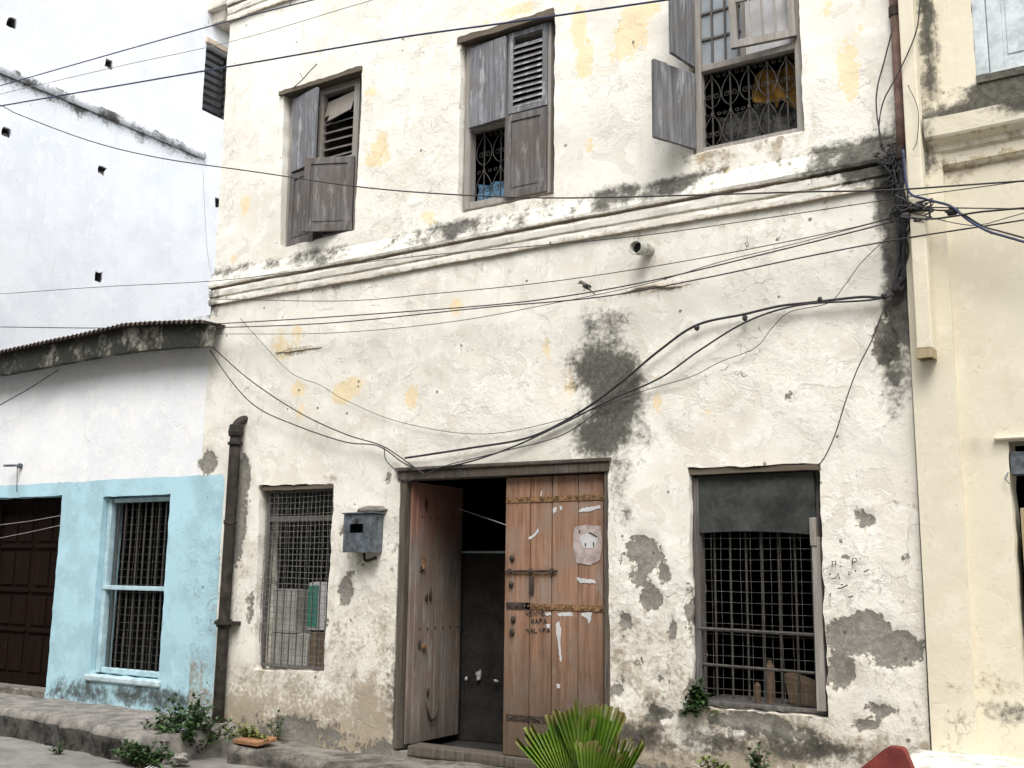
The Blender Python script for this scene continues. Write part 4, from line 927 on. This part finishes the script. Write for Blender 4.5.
b = MB(); b.box(XW-8, XW-.5, -2.5, 8.5, -.4, 14.4); b.box(XW-.5, XW-.0, -2.5, 8.5, -.4, 2.0); b.box(XW-.5, XW-.003, -2.5, -2.2, 2, 14.4) ; b.build('building_body', COOL, tall)
b = MB()
for y in fr(-2.5, 4.9, 70):
    z = LZ+.012*N(y*2, 3); b.v += [(XW+.03, y, z-.17), (XW+.055+.01*N(y*5, 3), y, z-.16), (XW+.06, y, z-.03), (XW+.04, y, z), (XW-.02, y, z+.03)]
b.f = [(i*5+k, i*5+k+1, (i+1)*5+k+1, (i+1)*5+k) for i in range(70) for k in range(4)]; b.f = [tuple(reversed(f)) for f in b.f]
n_ = len(b.v); att = {k: [0.0]*n_ for k in CH}; att['mould'] = [(.36+.55*N(v[1]*2, 4)+.3*N(v[1]*7, v[2]*5)+(.12 if v[2] < LZ-.02 else -.2))*sstep(-1.5, 1.0, v[1]+4) for v in b.v]
b.build('ledge', COOL, tall, smooth=True, attrs=att)
b = MB(); nl = 9
for i in range(nl): z = WZ0+(WZ1-WZ0)*(i+.2)/nl; b.quadbox([(XW-.09, WY0+.02, z), (XW-.09, WY1-.02, z), (XW-.17, WY1-.02, z+.12), (XW-.17, WY0+.02, z+.12)], (-.008, 0, .004))
lv = b.build('louvre_window', m_plain('dark_louvre', (.016, .015, .014), .5, .2, 10), tall)
b = MB()
for yy in (WY0, WY1-.03): b.box(XW-.2, XW-.09, yy, yy+.03, WZ0, WZ1)
b.build('window_frame', GREYWOOD2, lv)
b = MB(); b.box(XW-.02, XW+.05, WY0-.03, WY1+.4, WZ1+.01, WZ1+.12); b.build('window_hood', m_plain('beige_hood', (.5, .42, .33), .9, .15, 6), tall, bevel=.01)
b = MB(); b.box(XW-.02, XW+.5, WY0-.03, WY1+1.5, 12.35, 12.6); b.box(XW+.0, XW+.35, WY0+.1, WY1+1.5, 12.12, 12.35); b.build('balcony_slab', m_plain('stained_slab', (.5, .46, .4), .9, .25, 3), tall, bevel=.01)
b = MB()
for i, p in enumerate(hp[:1]+hp[1:2]+hp[2:3]): b.box(XW-.3, XW-.06, p.y-.02, p.y+.07, p.z-.07, p.z-.01, .01)
b.build('beam_stub', CONC, tall, split=True)

# ================================================================== CREAM HOUSE (right)
cream = thing('cream_house', 'cream painted house with a pilaster, moulded cornice and pale blue shutter', 'house', (-.2, 0, .2))
cmould = PX([(1003, 88, 28, 11, 1.9), (1022, 100, 20, 14, 1.7), (965, 110, 40, 5, 1.3), (927, 20, 7, 120, .95), (930, 160, 8, 25, .85), (925, 120, 6, 30, .6), (1000, 712, 26, 10, .75), (955, 715, 14, 12, .3), (920, 250, 5, 80, .3), (1000, 104, 34, 5, 1.3)])
cdirt = PX([(985, 145, 60, 3, .6), (985, 165, 60, 3, .6), (945, 170, 12, 6, .8), (960, 700, 40, 30, .35), (1000, 690, 30, 20, .5), (960, 180, 20, 4, .6), (930, 700, 10, 30, .3)])
def cmask(x, z):
    run = max([q*max(0, N(x*7, zz*3)+.3+.4*N(x*19, zz))*math.exp(-(zz-z)/.35) for zz, q in ((4.68, .9), (5.3, 1.0), (2.56, .7)) if z < zz]+[0])
    m = cmask0(x, z); m['dirt'] = max(m['dirt'], run); return m
def cmask0(x, z):
    return dict(mould=blobs(cmould, x, z), cement=0, ochre=max(.6*math.exp(-((z-4.87)/.02)**2), .6*math.exp(-((z-4.70)/.025)**2))*sstep(-1.5, -1.3, x), dirt=max(blobs(cdirt, x, z), .3*sstep(1.0, .3, z)), paint=0)
mb, att = wall_sheet(HX1+.004, 4.5, -.45, 9.0, [dict(q=rectq(-1.09, .0, .40, 2.57), d=.35, wob=.005), dict(q=rectq(-1.13, -.2, 5.37, 6.75), d=.16, wob=.004), dict(q=rectq(1.6, 2.7, 5.37, 6.75), d=.16, wob=.004)], lambda a, b, d: Vector((a, d, b)), .3, cmask, lambda x, z, m: lump(x, z, .3)+(.012 if z < 2.53 else 0), step=.07, seed=8)
mb.build('front_wall', CREAM, cream, smooth=True, attrs=att)
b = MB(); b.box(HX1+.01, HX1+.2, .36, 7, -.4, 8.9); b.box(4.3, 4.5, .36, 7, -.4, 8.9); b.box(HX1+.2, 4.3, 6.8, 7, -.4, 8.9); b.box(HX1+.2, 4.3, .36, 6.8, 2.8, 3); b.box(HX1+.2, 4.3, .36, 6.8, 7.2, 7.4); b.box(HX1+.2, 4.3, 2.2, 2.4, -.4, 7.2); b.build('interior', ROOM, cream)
def tagged(bm_, name, m, parent, **kw):
    att = {k: [] for k in CH}
    for v in bm_.v:
        mk = cmask(v[0], v[2])
        for k in CH: att[k].append(mk[k])
    return bm_.build(name, m, parent, attrs=att, **kw)
def relief(x0, x1, y, z0, z1, nx, nz):
    b = MB()
    for i in range(nx+1):
        for k in range(nz+1): x = x0+(x1-x0)*i/nx; z = z0+(z1-z0)*k/nz; b.v.append((x, y+lump(x, z, .3), z))
    n_ = nz+1; b.f = [(i*n_+k, (i+1)*n_+k, (i+1)*n_+k+1, i*n_+k+1) for i in range(nx) for k in range(nz)]
    o = len(b.v)
    for k in range(nz+1): z = z0+(z1-z0)*k/nz; b.v += [(x0, .03, z), (x1, .03, z)]
    for k in range(nz): b.f += [(o+2*k, k, k+1, o+2*k+2), (nx*n_+k, o+2*k+1, o+2*k+3, nx*n_+k+1)]
    b.f += [tuple([i*n_ for i in range(nx+1)]+[o+1, o])[::-1], tuple([i*n_+nz for i in range(nx+1)]+[o+2*nz+1, o+2*nz])]
    return b
tagged(relief(-1.70, -1.40, -.06, .36, 6.9, 6, 120), 'pilaster', CREAM, cream)
cp = [(.02, 4.66), (-.03, 4.67), (-.05, 4.695), (-.05, 4.78), (-.075, 4.80), (-.08, 4.84), (-.14, 4.88), (-.15, 4.90), (-.16, 5.04), (-.10, 5.06), (.02, 5.10)]
b = MB(); xs = fr(-1.50, 4.5, 120)
for x in xs:
    for y, z in cp: b.v.append((x+(.14 if z < 4.87 and x == xs[0] else 0), y+N(x*4, z*9)*.004, z+N(x*2, 6)*.006))
n_ = len(cp); b.f = [(i*n_+k, (i+1)*n_+k, (i+1)*n_+k+1, i*n_+k+1) for i in range(120) for k in range(n_-1)]+[tuple(range(n_))]
tagged(b, 'cornice', CREAM, cream)
# upper shuttered window
b = MB(); b.box(-1.13, -1.04, .0, .1, 5.37, 6.75); b.box(-.29, -.2, .0, .1, 5.37, 6.75); b.box(-1.04, -.29, .004, .096, 6.66, 6.75); cw = b.build('window', PALEPAINT, cream, bevel=.006, split=True)
panel_leaf(.745, 1.28, 'shutter', PALEPAINT, cw, Vector((-1.035, .06, 5.375)), 0, rail=.10)
cw2 = MB(); cw2.box(1.6, 1.69, .0, .1, 5.37, 6.75); cw2.box(2.61, 2.7, .0, .1, 5.37, 6.75); cw2.box(1.69, 2.61, .02, .07, 5.37, 6.75); cw2.build('window', PALEPAINT, cream)
b = MB(); b.box(-1.13, -.2, -.008, .16, 5.31, 5.37, .004); att = {k: [0.0]*8 for k in CH}; att['mould'] = [1.1]*8; b.build('window_sill', CREAM, cream, attrs=att)
# door: hood lip, ochre posts, dark leaf
b = MB(); b.box(-1.17, .1, -.035, .0, 2.577, 2.60, .003); tagged(b, 'door_hood', CREAM, cream, bevel=.008)
b = MB(); b.box(-1.05, -.97, .12, .2, .4, 2.1); b.box(-.85, -.79, .14, .2, .4, 2.02); b.box(-.97, .0, .13, .19, 2.03, 2.09); cdr = b.build('door', POST, cream, bevel=.006)
b = MB(); b.box(-.97, -.86, .18, .21, .4, 2.03); b.box(-.79, 0, .18, .21, .4, 2.03); b.build('door_leaf', POST, cdr)
p = at(1026, 465, .1); b = MB(); b.box(p.x-.09, p.x+.12, .02, .16, p.z-.07, p.z+.09); b.tube([(p.x-.09, .05, p.z-.02), (p.x-.13, -.02, p.z-.1), (p.x-.1, -.03, p.z-.14)], .006, 5); b.build('fuse_box', STEEL, cream, bevel=.01)

# cream square downpipe and red-brown pipe
dq = thing('square_downpipe', 'cream square downpipe running down the joint and stopping at mid height', 'downpipe', (-1.57, -.06, 3.2))
b = MB(); b.box(-1.63, -1.52, -.20, -.065, 3.26, 9.2, .002); b.build('pipe', CREAM, dq, bevel=.01)
b = MB(); t_ = .008
b.box(-1.635, -1.515, -.205, -.19, 3.19, 3.258); b.box(-1.635, -1.515, -.08, -.065, 3.19, 3.258); b.box(-1.635, -1.62, -.19, -.08, 3.19, 3.258); b.box(-1.53, -1.515, -.19, -.08, 3.19, 3.258); b.box(-1.62, -1.53, -.19, -.08, 3.25, 3.258); b.build('outlet', POST, dq)
for z in (6.4,): b = MB(); b.box(-1.645, -1.505, -.212, -.05, z, z+.04); b.build('bracket', CREAM, dq)
rp = thing('rusty_pipe', 'thin red-brown pipe beside the square downpipe, ending at the sooty cornice corner', 'pipe', (-1.69, -.05, 4.85))
b = MB(); b.tube([(-1.685, -.045, z) for z in fr(4.86, 9.2, 12)], .04, 10); b.build('pipe', RUSTPIPE, rp, smooth=True)
b = MB(); b.tube([(-1.685, -.045, 4.8), (-1.685, -.045, 4.9)], .052, 10); b.tube([(-1.685, -.045, 6.0), (-1.685, -.045, 6.08)], .05, 10); b.build('coupling', IRON, rp)

# bench along the cream house, red painted cheek
b = MB(); xs = fr(-1.80, 4.4, 70)
for x in xs:
    fy = -.62+.015*N(x*3, 2)
    for y, z in ((.02, .395), (-.1, .40), (-.3, .395), (-.5, .39), (fy+.02, .38), (fy, .355), (fy-.01, .1), (fy, -.4)): b.v.append((x, y, z+.008*N(x*4, y*5)))
b.f = [(i*8+k, i*8+k+1, (i+1)*8+k+1, (i+1)*8+k) for i in range(70) for k in range(7)]; b.f.append((0, 7, 6, 5, 4, 3, 2, 1)); b.f = [tuple(reversed(f)) for f in b.f]
o_ = len(b.v)
tag(b.build('bench', m_plain('whitewashed_bench_render', (.62, .6, .53), .9, .3, 9, bump=.012), smooth=True), 'whitewashed masonry bench along the foot of the cream house', 'bench')
b = MB(); A = [(-2.85, -.36), (-1.44, -.36), (-1.70, .36), (-1.745, .475), (-1.76, .487), (-1.835, .489), (-1.86, .475), (-2.03, .33)]
b.v = [(x, -.72, z) for x, z in A]+[(x, -.63, z) for x, z in A]; b.f = [tuple(range(8)), tuple(range(15, 7, -1))]+[((i+1) % 8, (i+1) % 8+8, i+8, i)[::-1] for i in range(8)]
b.f = [tuple(reversed(f)) if i >= 2 else f for i, f in enumerate(b.f)]
tag(b.build('step_cheek', REDPAINT, bevel=.006), 'red painted concrete wedge at the end of the white bench', 'step cheek')

# ================================================================== CABLES
NG = 'cables strung along and across the fronts'
def wire(pts, Y, label, r=.005, m=CABLE, n=10, sag=0, name='cable', cat='cable', group=NG, ext=(0, 0)):
    P = [at(p[0], p[1], p[2] if len(p) > 2 else Y) for p in pts]
    if ext[0]: P.insert(0, P[0]+(P[0]-P[1]).normalized()*ext[0])
    if ext[1]: P.append(P[-1]+(P[-1]-P[-2]).normalized()*ext[1])
    b = MB(); S = spline(P, n); b.tube(S, r, 5)
    return tag(b.build(name, m, smooth=True), label, cat, group)
wire([(13, 82), (150, 43), (233, 20), (312, 0)], -1.2, 'topmost blue cable slanting up across the tall white building to the top edge', .007, CABLEB, ext=(4, 3))
wire([(0, 94), (120, 66), (233, 41), (372, 0)], -1.2, 'thin pale cable second from the top, crossing the tall white building', .004, CABLEG, ext=(4, 3))
wire([(0, 106), (128, 84), (256, 62), (390, 39), (512, 22), (665, 0)], -1.2, 'thick blue cable crossing just above the two left shuttered windows', .009, CABLEB, ext=(4, 4))
wire([(0, 105), (20, 115), (90, 141), (160, 158), (256, 172), (360, 187), (460, 195), (560, 198), (700, 195), (800, 192), (890, 190), (1024, 181)], -.3, 'dark cable sagging over the lower halves of the left and middle upper windows', .007, CABLE, ext=(3, 3))
wire([(0, 294), (100, 287), (213, 281), (300, 271), (420, 256), (620, 238), (760, 219), (900, 198), (1024, 181)], -.22, 'thin cable running along the string course of the white house', .004, CABLE, ext=(3, 3))
wire([(0, 327), (120, 328), (213, 324), (330, 317), (480, 306), (560, 297), (650, 281), (760, 255), (880, 225), (905, 217)], -.2, 'cable from the blue roof to the knot, top of the long pair under the spout', .006, CABLE, ext=(3, 0))
wire([(210, 328), (330, 323), (480, 308), (600, 297), (700, 279), (800, 258), (895, 240), (1024, 220)], -.2, 'cable passing below the bird and on over the cream house', .006, CABLE, ext=(0, 3))
wire([(215, 299), (340, 301), (430, 294), (540, 283), (650, 267), (760, 247), (860, 226), (908, 212)], -.2, 'thin cable just above the bird, ending at the knot', .004, CABLE)
wire([(211, 334), (330, 333), (450, 322), (560, 302), (650, 283), (720, 262), (790, 245), (900, 216)], -.14, 'thin lowest cable of the sheaf crossing below the string course', .0035, CABLE)
wire([(882, 145), (895, 175), (899, 210), (906, 240), (903, 265), (897, 288), (885, 297), (860, 297), (815, 302), (780, 306), (745, 314), (697, 325), (660, 350), (620, 383), (580, 412), (530, 437), (470, 448), (405, 458)], -.045, 'thick black cable from the sooty corner, looping down the wall to the door lintel', .011, CABLE)
wire([(893, 150), (893, 200), (899, 240), (897, 270), (895, 292), (870, 300), (800, 305), (748, 321), (700, 350), (660, 378), (610, 400), (560, 425), (510, 448), (460, 464), (412, 471)], -.055, 'second black cable of the looping bundle, hanging lower over the mould stain', .008, CABLE)
wire([(890, 235), (862, 262), (845, 285), (828, 303), (790, 312), (772, 328), (755, 348), (720, 362), (690, 377), (640, 392), (560, 420), (480, 434), (400, 422), (345, 400), (320, 385), (290, 372), (255, 335), (240, 318)], -.035, 'thin loose grey wire wandering over the middle of the white wall', .0032, CABLE)
wire([(208, 343), (250, 380), (300, 413), (345, 434), (380, 445), (400, 457), (425, 475)], -.08, 'upper of two cables slanting from the eave corner to the door', .0065, CABLE)
wire([(210, 350), (232, 382), (258, 408), (300, 427), (345, 442), (378, 446), (402, 462), (414, 468)], -.08, 'lower of two cables slanting from the eave corner to the door', .0065, CABLE)
wire([(384, 447), (386, 460), (395, 470), (404, 481), (420, 477), (445, 466), (500, 452), (560, 436), (600, 410)], -.1, 'curled cable end looped at the upper left corner of the door', .005, CABLE)
wire([(896, 294), (883, 312), (872, 340), (858, 368), (846, 400), (836, 432), (826, 455), (818, 466)], -.05, 'thin cable falling from the bundle to the right ground floor window', .005, CABLE)
wire([(898, -5), (892, 30), (884, 62), (877, 90), (877, 115), (882, 145)], -.06, 'left one of two cables coming down from the top beside the red-brown pipe', .006, CABLE, ext=(.8, 0))
wire([(921, -5), (916, 32), (900, 70), (884, 100), (879, 125), (881, 147)], -.23, 'right one of two cables from the top, bending across the square downpipe', .006, CABLE, ext=(.8, 0))
wire([(903, 150), (908, 190), (925, 199), (950, 206), (968, 220), (990, 232), (1024, 242)], -.25, 'thick blue-black cable dipping to the right over the cream wall', .010, CABLEB, ext=(0, 2))
wire([(895, 195), (915, 205), (935, 210), (958, 212), (985, 227), (1024, 238)], -.24, 'twin of the dipping cable, just above it on the cream wall', .007, CABLE, ext=(0, 2))
wire([(900, 217), (930, 219), (955, 216), (980, 212), (1024, 208)], -.26, 'twisted cable from the knot straight to the right edge', .008, CABLE, ext=(0, 2))
wire([(920, 207), (960, 208), (1024, 209)], -.22, 'thin brown cable beside the twisted one right of the knot', .005, CABLE, ext=(0, 2))
wire([(912, 213), (960, 224), (985, 224), (1024, 213)], -.2, 'slack thin cable under the knot on the cream wall', .0035, CABLE, ext=(0, 2))
wire([(0, 405), (30, 388), (58, 370)], -.16, 'dark cable under the eave of the blue house at the left edge', .007, CABLE, ext=(2, 0))
wire([(0, 525), (30, 521), (58, 516)], -.1, 'upper pale wire in front of the dark brown door', .004, CABLEG, ext=(2, .1))
wire([(0, 538), (30, 532), (57, 526)], -.1, 'lower pale wire in front of the dark brown door', .004, CABLEG, ext=(2, .1))
wire([(908, 85), (918, 110), (917, 140), (913, 150)], -.23, 'short thin wire looped round the square downpipe', .003, CABLE)
wire([(203, 170), (205, 215), (208, 256), (213, 281)], -.1, 'thin drop wire at the left corner of the white house', .003, CABLEG)
b = MB()
for i in range(10):
    c = Vector((at(886+random.uniform(-9, 9), 158+random.uniform(-14, 20), -.05))); P = []
    for k in range(7): P.append(c+Vector((random.gauss(0, .04), random.uniform(-.05, .02), random.gauss(-.02*k, .05))))
    b.tube(spline(P, 5), .0055, 5)
tag(b.build('cable_tangle', CABLE, smooth=True), 'matted black tangle of wires at the sooty end of the string course', 'cable tangle')
b = MB()
for i in range(10):
    c = at(912, 212, -.2); P = [c+Vector((random.uniform(-.16, .16), random.uniform(-.05, .05), random.uniform(-.07, .07))) for k in range(5)]; b.tube(spline(P, 5), .006, 5)
for px, py in ((905, 216), (918, 207), (952, 212)): b.blob(at(px, py, -.22), .045, .03, .03, px, .5)
tag(b.build('cable_knot', CABLE, smooth=True), 'taped knot of cables beside the square downpipe', 'cable knot')
b = MB()
for i in range(18):
    P = [at(896+random.uniform(-5, 6), y, -.02-random.uniform(0, .05)) for y in (150, 175, 200, 225, 250, 275, 292)]; P = [p+Vector((.06*math.sin(j*.55-.2), 0, 0)) for j, p in enumerate(P)]
    b.tube(spline(P, 5), .0085, 5)
for px, py in ((884, 296), (820, 300), (745, 318), (697, 328), (900, 280), (893, 295)): b.blob(at(px, py, -.05), .022, .018, .024, px, .5)
tag(b.build('cable_bundle', CABLE, smooth=True), 'strapped vertical bundle of black cables down the sooty right corner', 'cable bundle')

# bird
bp = at(584, 291, -.2); bd_ = thing('small_bird', 'small grey-brown bird perched on the cables above the door', 'bird', bp)
b = MB()
def ringblob(path):
    vs = []; n_ = 10
    for (x, z, r) in path:
        for k in range(n_): a = 2*math.pi*k/n_; vs.append((x, math.cos(a)*r*.85, z+math.sin(a)*r))
    b.add(vs, [(i*n_+k, i*n_+(k+1) % n_, (i+1)*n_+(k+1) % n_, (i+1)*n_+k) for i in range(len(path)-1) for k in range(n_)])
ringblob([(-.062, .076, .001), (-.055, .078, .005), (-.045, .084, .013), (-.03, .086, .02), (-.015, .078, .02), (0, .062, .024), (.02, .044, .029), (.04, .026, .024), (.055, .01, .014), (.075, -.012, .009), (.105, -.04, .008), (.112, -.046, .001)])
b.build('bird_body', FEATHER, bd_, loc=(0, 0, 0), smooth=True)
b = MB()
for s in (-1, 1): b.blob((.03, s*.022, .038), .035, .006, .018, 2, .1)
b.build('wing', BLACK, bd_, loc=(0, 0, 0), smooth=True)
b = MB(); b.tube([(-.058, 0, .078), (-.073, 0, .074)], .004, 6, taper=lambda t: 1-.8*t)
for s in (-1, 1): b.tube([(.01, s*.008, .03), (.004, s*.008, .006), (-.006, s*.008, .004)], .002, 5)
b.build('beak_and_legs', BLACK, bd_, loc=(0, 0, 0))

# twig caught over the left upper window
b = MB(); b.tube(spline([at(293, 88, -.04), at(302, 80, -.06), at(310, 71, -.09), at(317, 64, -.1)]), .006, 5); b.tube([at(303, 79, -.06), at(300, 73, -.08)], .004, 5)
tag(b.build('twig', GREYWOOD2), 'dry twig stuck above the lintel of the left upper window', 'twig')

# ================================================================== PLANTS
def leafquad(b, p, d, up, L, W):
    d = d.normalized(); s = d.cross(up)
    if s.length < .05: s = d.cross(Vector((1, 0, 0)))
    s.normalize(); n_ = s.cross(d); m = p+d*L*.5
    b.add([p, m+s*W-n_*W*-.25, p+d*L-n_*L*.12, m-s*W-n_*W*-.25, m], [(0, 1, 4), (1, 2, 4), (2, 3, 4), (3, 0, 4)])
def bush(c, rx, ry, h, nst, nlf, L, label, lm=LEAF, flowers=0, name='weed', cat='plant', group=None, droop=0):
    t = thing(name, label, cat, c, group); st = MB(); lf = MB(); fl = MB(); c = Vector(c)
    for i in range(nst):
        a = random.uniform(0, 2*math.pi); rr = math.sqrt(random.random())
        e = Vector((math.cos(a)*rx*rr, min(.0 if ry < .2 else ry, math.sin(a)*ry*rr) if ry > 0 else -abs(math.sin(a)*ry*rr), h*(1-.55*rr*rr)*random.uniform(.6, 1.05)-droop*rr))
        P = spline([Vector((e.x*.15, e.y*.15, 0)), Vector((e.x*.5, e.y*.5, e.z*.6)), e], 6)
        st.tube(P, .005, 5, taper=lambda t: 1-.6*t)
        for k in range(nlf):
            q = P[min(len(P)-1, int((.25+.75*random.random())*len(P)))]
            d = Vector((random.gauss(0, 1), random.gauss(0, 1), random.gauss(.25, .6)))
            leafquad(lf, q, d, Vector((0, 0, 1)), L*random.uniform(.6, 1.25), L*random.uniform(.3, .42))
        if flowers and i < flowers:
            for k in range(5): a2 = k*1.256; leafquad(fl, P[-1]+Vector((0, 0, .02)), Vector((math.cos(a2), math.sin(a2), .3)), Vector((0, 0, 1)), .03, .012)
    st.build('stem', STEM, t, loc=(0, 0, 0)); lf.build('foliage', lm, t, loc=(0, 0, 0))
    if flowers: fl.build('flower', PETAL, t, loc=(0, 0, 0))
    return t
p = at(195, 765, -.55)
bush((-8.78, -.55, -.27), .52, .45, .62, 85, 26, .058, 'leafy shrub with a few lilac flowers at the foot of the drainpipe', flowers=5, name='shrub', cat='shrub')
bush((-8.6, -1.2, -.27), .5, .14, .27, 40, 20, .05, 'low weed tuft growing out of the end of the broken pavement')
bush((-8.1, -.35, -.12), .4, .14, .22, 24, 16, .045, 'sparse weeds on the kerb just right of the drainpipe', lm=LEAFY)
bush((-8.0, -.06, -.1), .16, .05, .3, 8, 9, .04, 'thin weed climbing the white wall right of the shrub')
bush((-9.9, -1.2, -.27), .14, .1, .13, 9, 10, .035, 'tiny weed at the foot of the pavement edge')
bush((-3.47, .0, .58), .17, -.10, .24, 26, 10, .062, 'round-leaved green plant growing at the left sill end of the right window', droop=.18)
bush((-2.95, -.08, .1), .15, -.08, .25, 12, 10, .05, 'green weed at the wall foot beneath the right window', lm=LEAF)
bush((-3.28, -.12, .05), .22, -.12, .2, 14, 9, .05, 'yellow-green weed at the wall foot left of the dark green one', lm=LEAFY)
bush((-2.6, -.15, .0), .3, -.1, .22, 14, 9, .05, 'low yellow-green weeds beside the red wedge', lm=LEAFY)
b = MB()
for i in range(9): b.blob((-3.9+.22*i, -.1, -.05+.02*math.sin(i)), .2, .16, .12+.05*N(i, 3), i+70, .4, 12, 8)
tag(b.build('rubble_bank', CONC, smooth=True), 'bank of stained rubble and soil against the wall under the right window', 'rubble')
# fan palm
pc = Vector((at(588, 768, -2.1).x, -2.1, -.22))
pm = thing('fan_palm', 'young fan palm with pleated blunt leaves in front of the door', 'palm', pc)
def fan(base, tip_dir, side, L, span, segs, tilt, jag=.07, name='palm_leaf'):
    """pleated fan: base point, main direction, side vector"""
    b = MB(); d0 = Vector(tip_dir).normalized(); s0 = (Vector(side)-d0*Vector(side).dot(d0)).normalized(); nn = d0.cross(s0)
    rows = 7; grid = []
    for i in range(2*segs+1):
        a = span*(i/(2*segs)-.5); dr = d0*math.cos(a)+s0*math.sin(a); fold = .017 if i % 2 else -.017
        Ls = L*(.92+.1*math.cos(a*1.1)+jag*1.6*N(i*.35, tilt)+random.uniform(-.035, .03))
        line = []
        for k in range(rows+1):
            t = k/rows; q = Vector(base)+dr*Ls*t+nn*(fold*min(1, t*1.8)+tilt*t*t*.35*L)
            q.z -= .10*L*t*t*abs(math.sin(a)); line.append(q)
        grid.append(line)
    for l in grid: b.v += [tuple(q) for q in l]
    n_ = rows+1
    for i in range(2*segs):
        for k in range(rows):
            if k == rows-1 and i % 2 == 0 and i > 0 and random.random() < .3: continue      # split tips
            b.f.append((i*n_+k, (i+1)*n_+k, (i+1)*n_+k+1, i*n_+k+1))
    return b.build(name, PALM, pm, loc=(0, 0, 0), attrs={'tip': [((i % n_)/rows)+.05*random.random() for i in range(len(b.v))]})
Lr = RT.copy()
def pleaf(h, lean, out, L, span, segs, tilt, yaw=0):
    side = Vector((math.cos(.35+yaw), math.sin(.35+yaw), 0))
    base = Vector((lean*.25, out*.3, h)); dr = Vector((math.sin(lean), out, math.cos(lean)))
    b = MB(); b.tube(spline([Vector((0, 0, 0)), Vector((base.x*.4, base.y*.4, h*.6)), base], 6), .014, 8, taper=lambda t: 1-.3*t); b.build('petiole', STEM, pm, loc=(0, 0, 0))
    fan(base, dr, side, L, span, segs, tilt)
pleaf(.37, -.26, -.10, .57, 1.0, 19, .15)
pleaf(.40, -.02, .06, .60, .8, 15, -.1, .3)
pleaf(.33, .2, -.18, .47, .7, 12, .2, -.3)
pleaf(.32, .40, -.05, .53, .36, 9, .1)
pleaf(.22, -.8, -.2, .40, .16, 3, .1)
pleaf(.26, -.48, .15, .46, .4, 7, .1, .2)

# small loose things on the ground
def stone(c, r, label, m=ROCK, name='stone', cat='stone', flat=.5, seed=0, group=None):
    b = MB(); b.blob((0, 0, 0), r, r*.8, r*flat, seed, .6, 12, 8)
    o = b.build(name, m, None, smooth=False, loc=Vector(c)); tag(o, label, cat, group); return o
q = at(180, 752, -.95); stone((q.x, q.y, -.2), .11, 'pale grey stone lying among the weeds below the shrub', seed=4)
b = MB(); q = at(255, 746, -.38); b.quadbox([(-.2, -.11, 0), (.16, -.13, .0), (.2, .1, .03), (-.14, .12, .03)], (0, 0, .04))
tag(b.build('roof_tile', BRICK, None, loc=Vector((q.x, -.38, -.09)), bevel=.006), 'broken orange tile lying on the kerb right of the drainpipe', 'tile')
b = MB(); q = at(158, 757, -1.25)
for k in range(5): b.quadbox([(-.11+.04*k, -.03, .0), (-.05+.04*k, -.04, .01), (-.05+.04*k, .02, .04-.006*k), (-.1+.04*k, .03, .02)], (0, 0, .004))
tag(b.build('litter', PAPER, None, loc=Vector((q.x, -1.3, -.25))), 'crumpled white wrapper beside the weeds at the pavement foot', 'litter')
for i in range(7): stone((-7.9+.55*i+random.uniform(-.1, .1), -.62-random.uniform(0, .25), -.27), random.uniform(.03, .06), 'small grey rubble stone at the foot of the kerb', seed=i, group='rubble stones along the kerb')
# opposite row of the lane (behind the viewer): it keeps the lower walls out of the low sky
op = thing('opposite_house', 'plain rendered house on the opposite side of the lane', 'house', (-5, -11.5, -.3))
b = MB(); b.box(-22, 10, -16, -10.2, -.4, 10.3); b.build('wall', m_plain('opposite_render', (.36, .33, .28), .9, .15, 2), op)
b = MB(); b.box(-22.2, 10.2, -16.2, -10.0, 10.3, 10.5); b.build('roof', CONC, op)
b = MB()
for i in range(9): b.box(-20+3.2*i, -19+3.2*i, -10.2, -10.14, .9, 2.3); b.box(-20+3.2*i, -19+3.2*i, -10.2, -10.14, 3.9, 5.3)
b.build('window', GREYWOOD2, op, split=True)
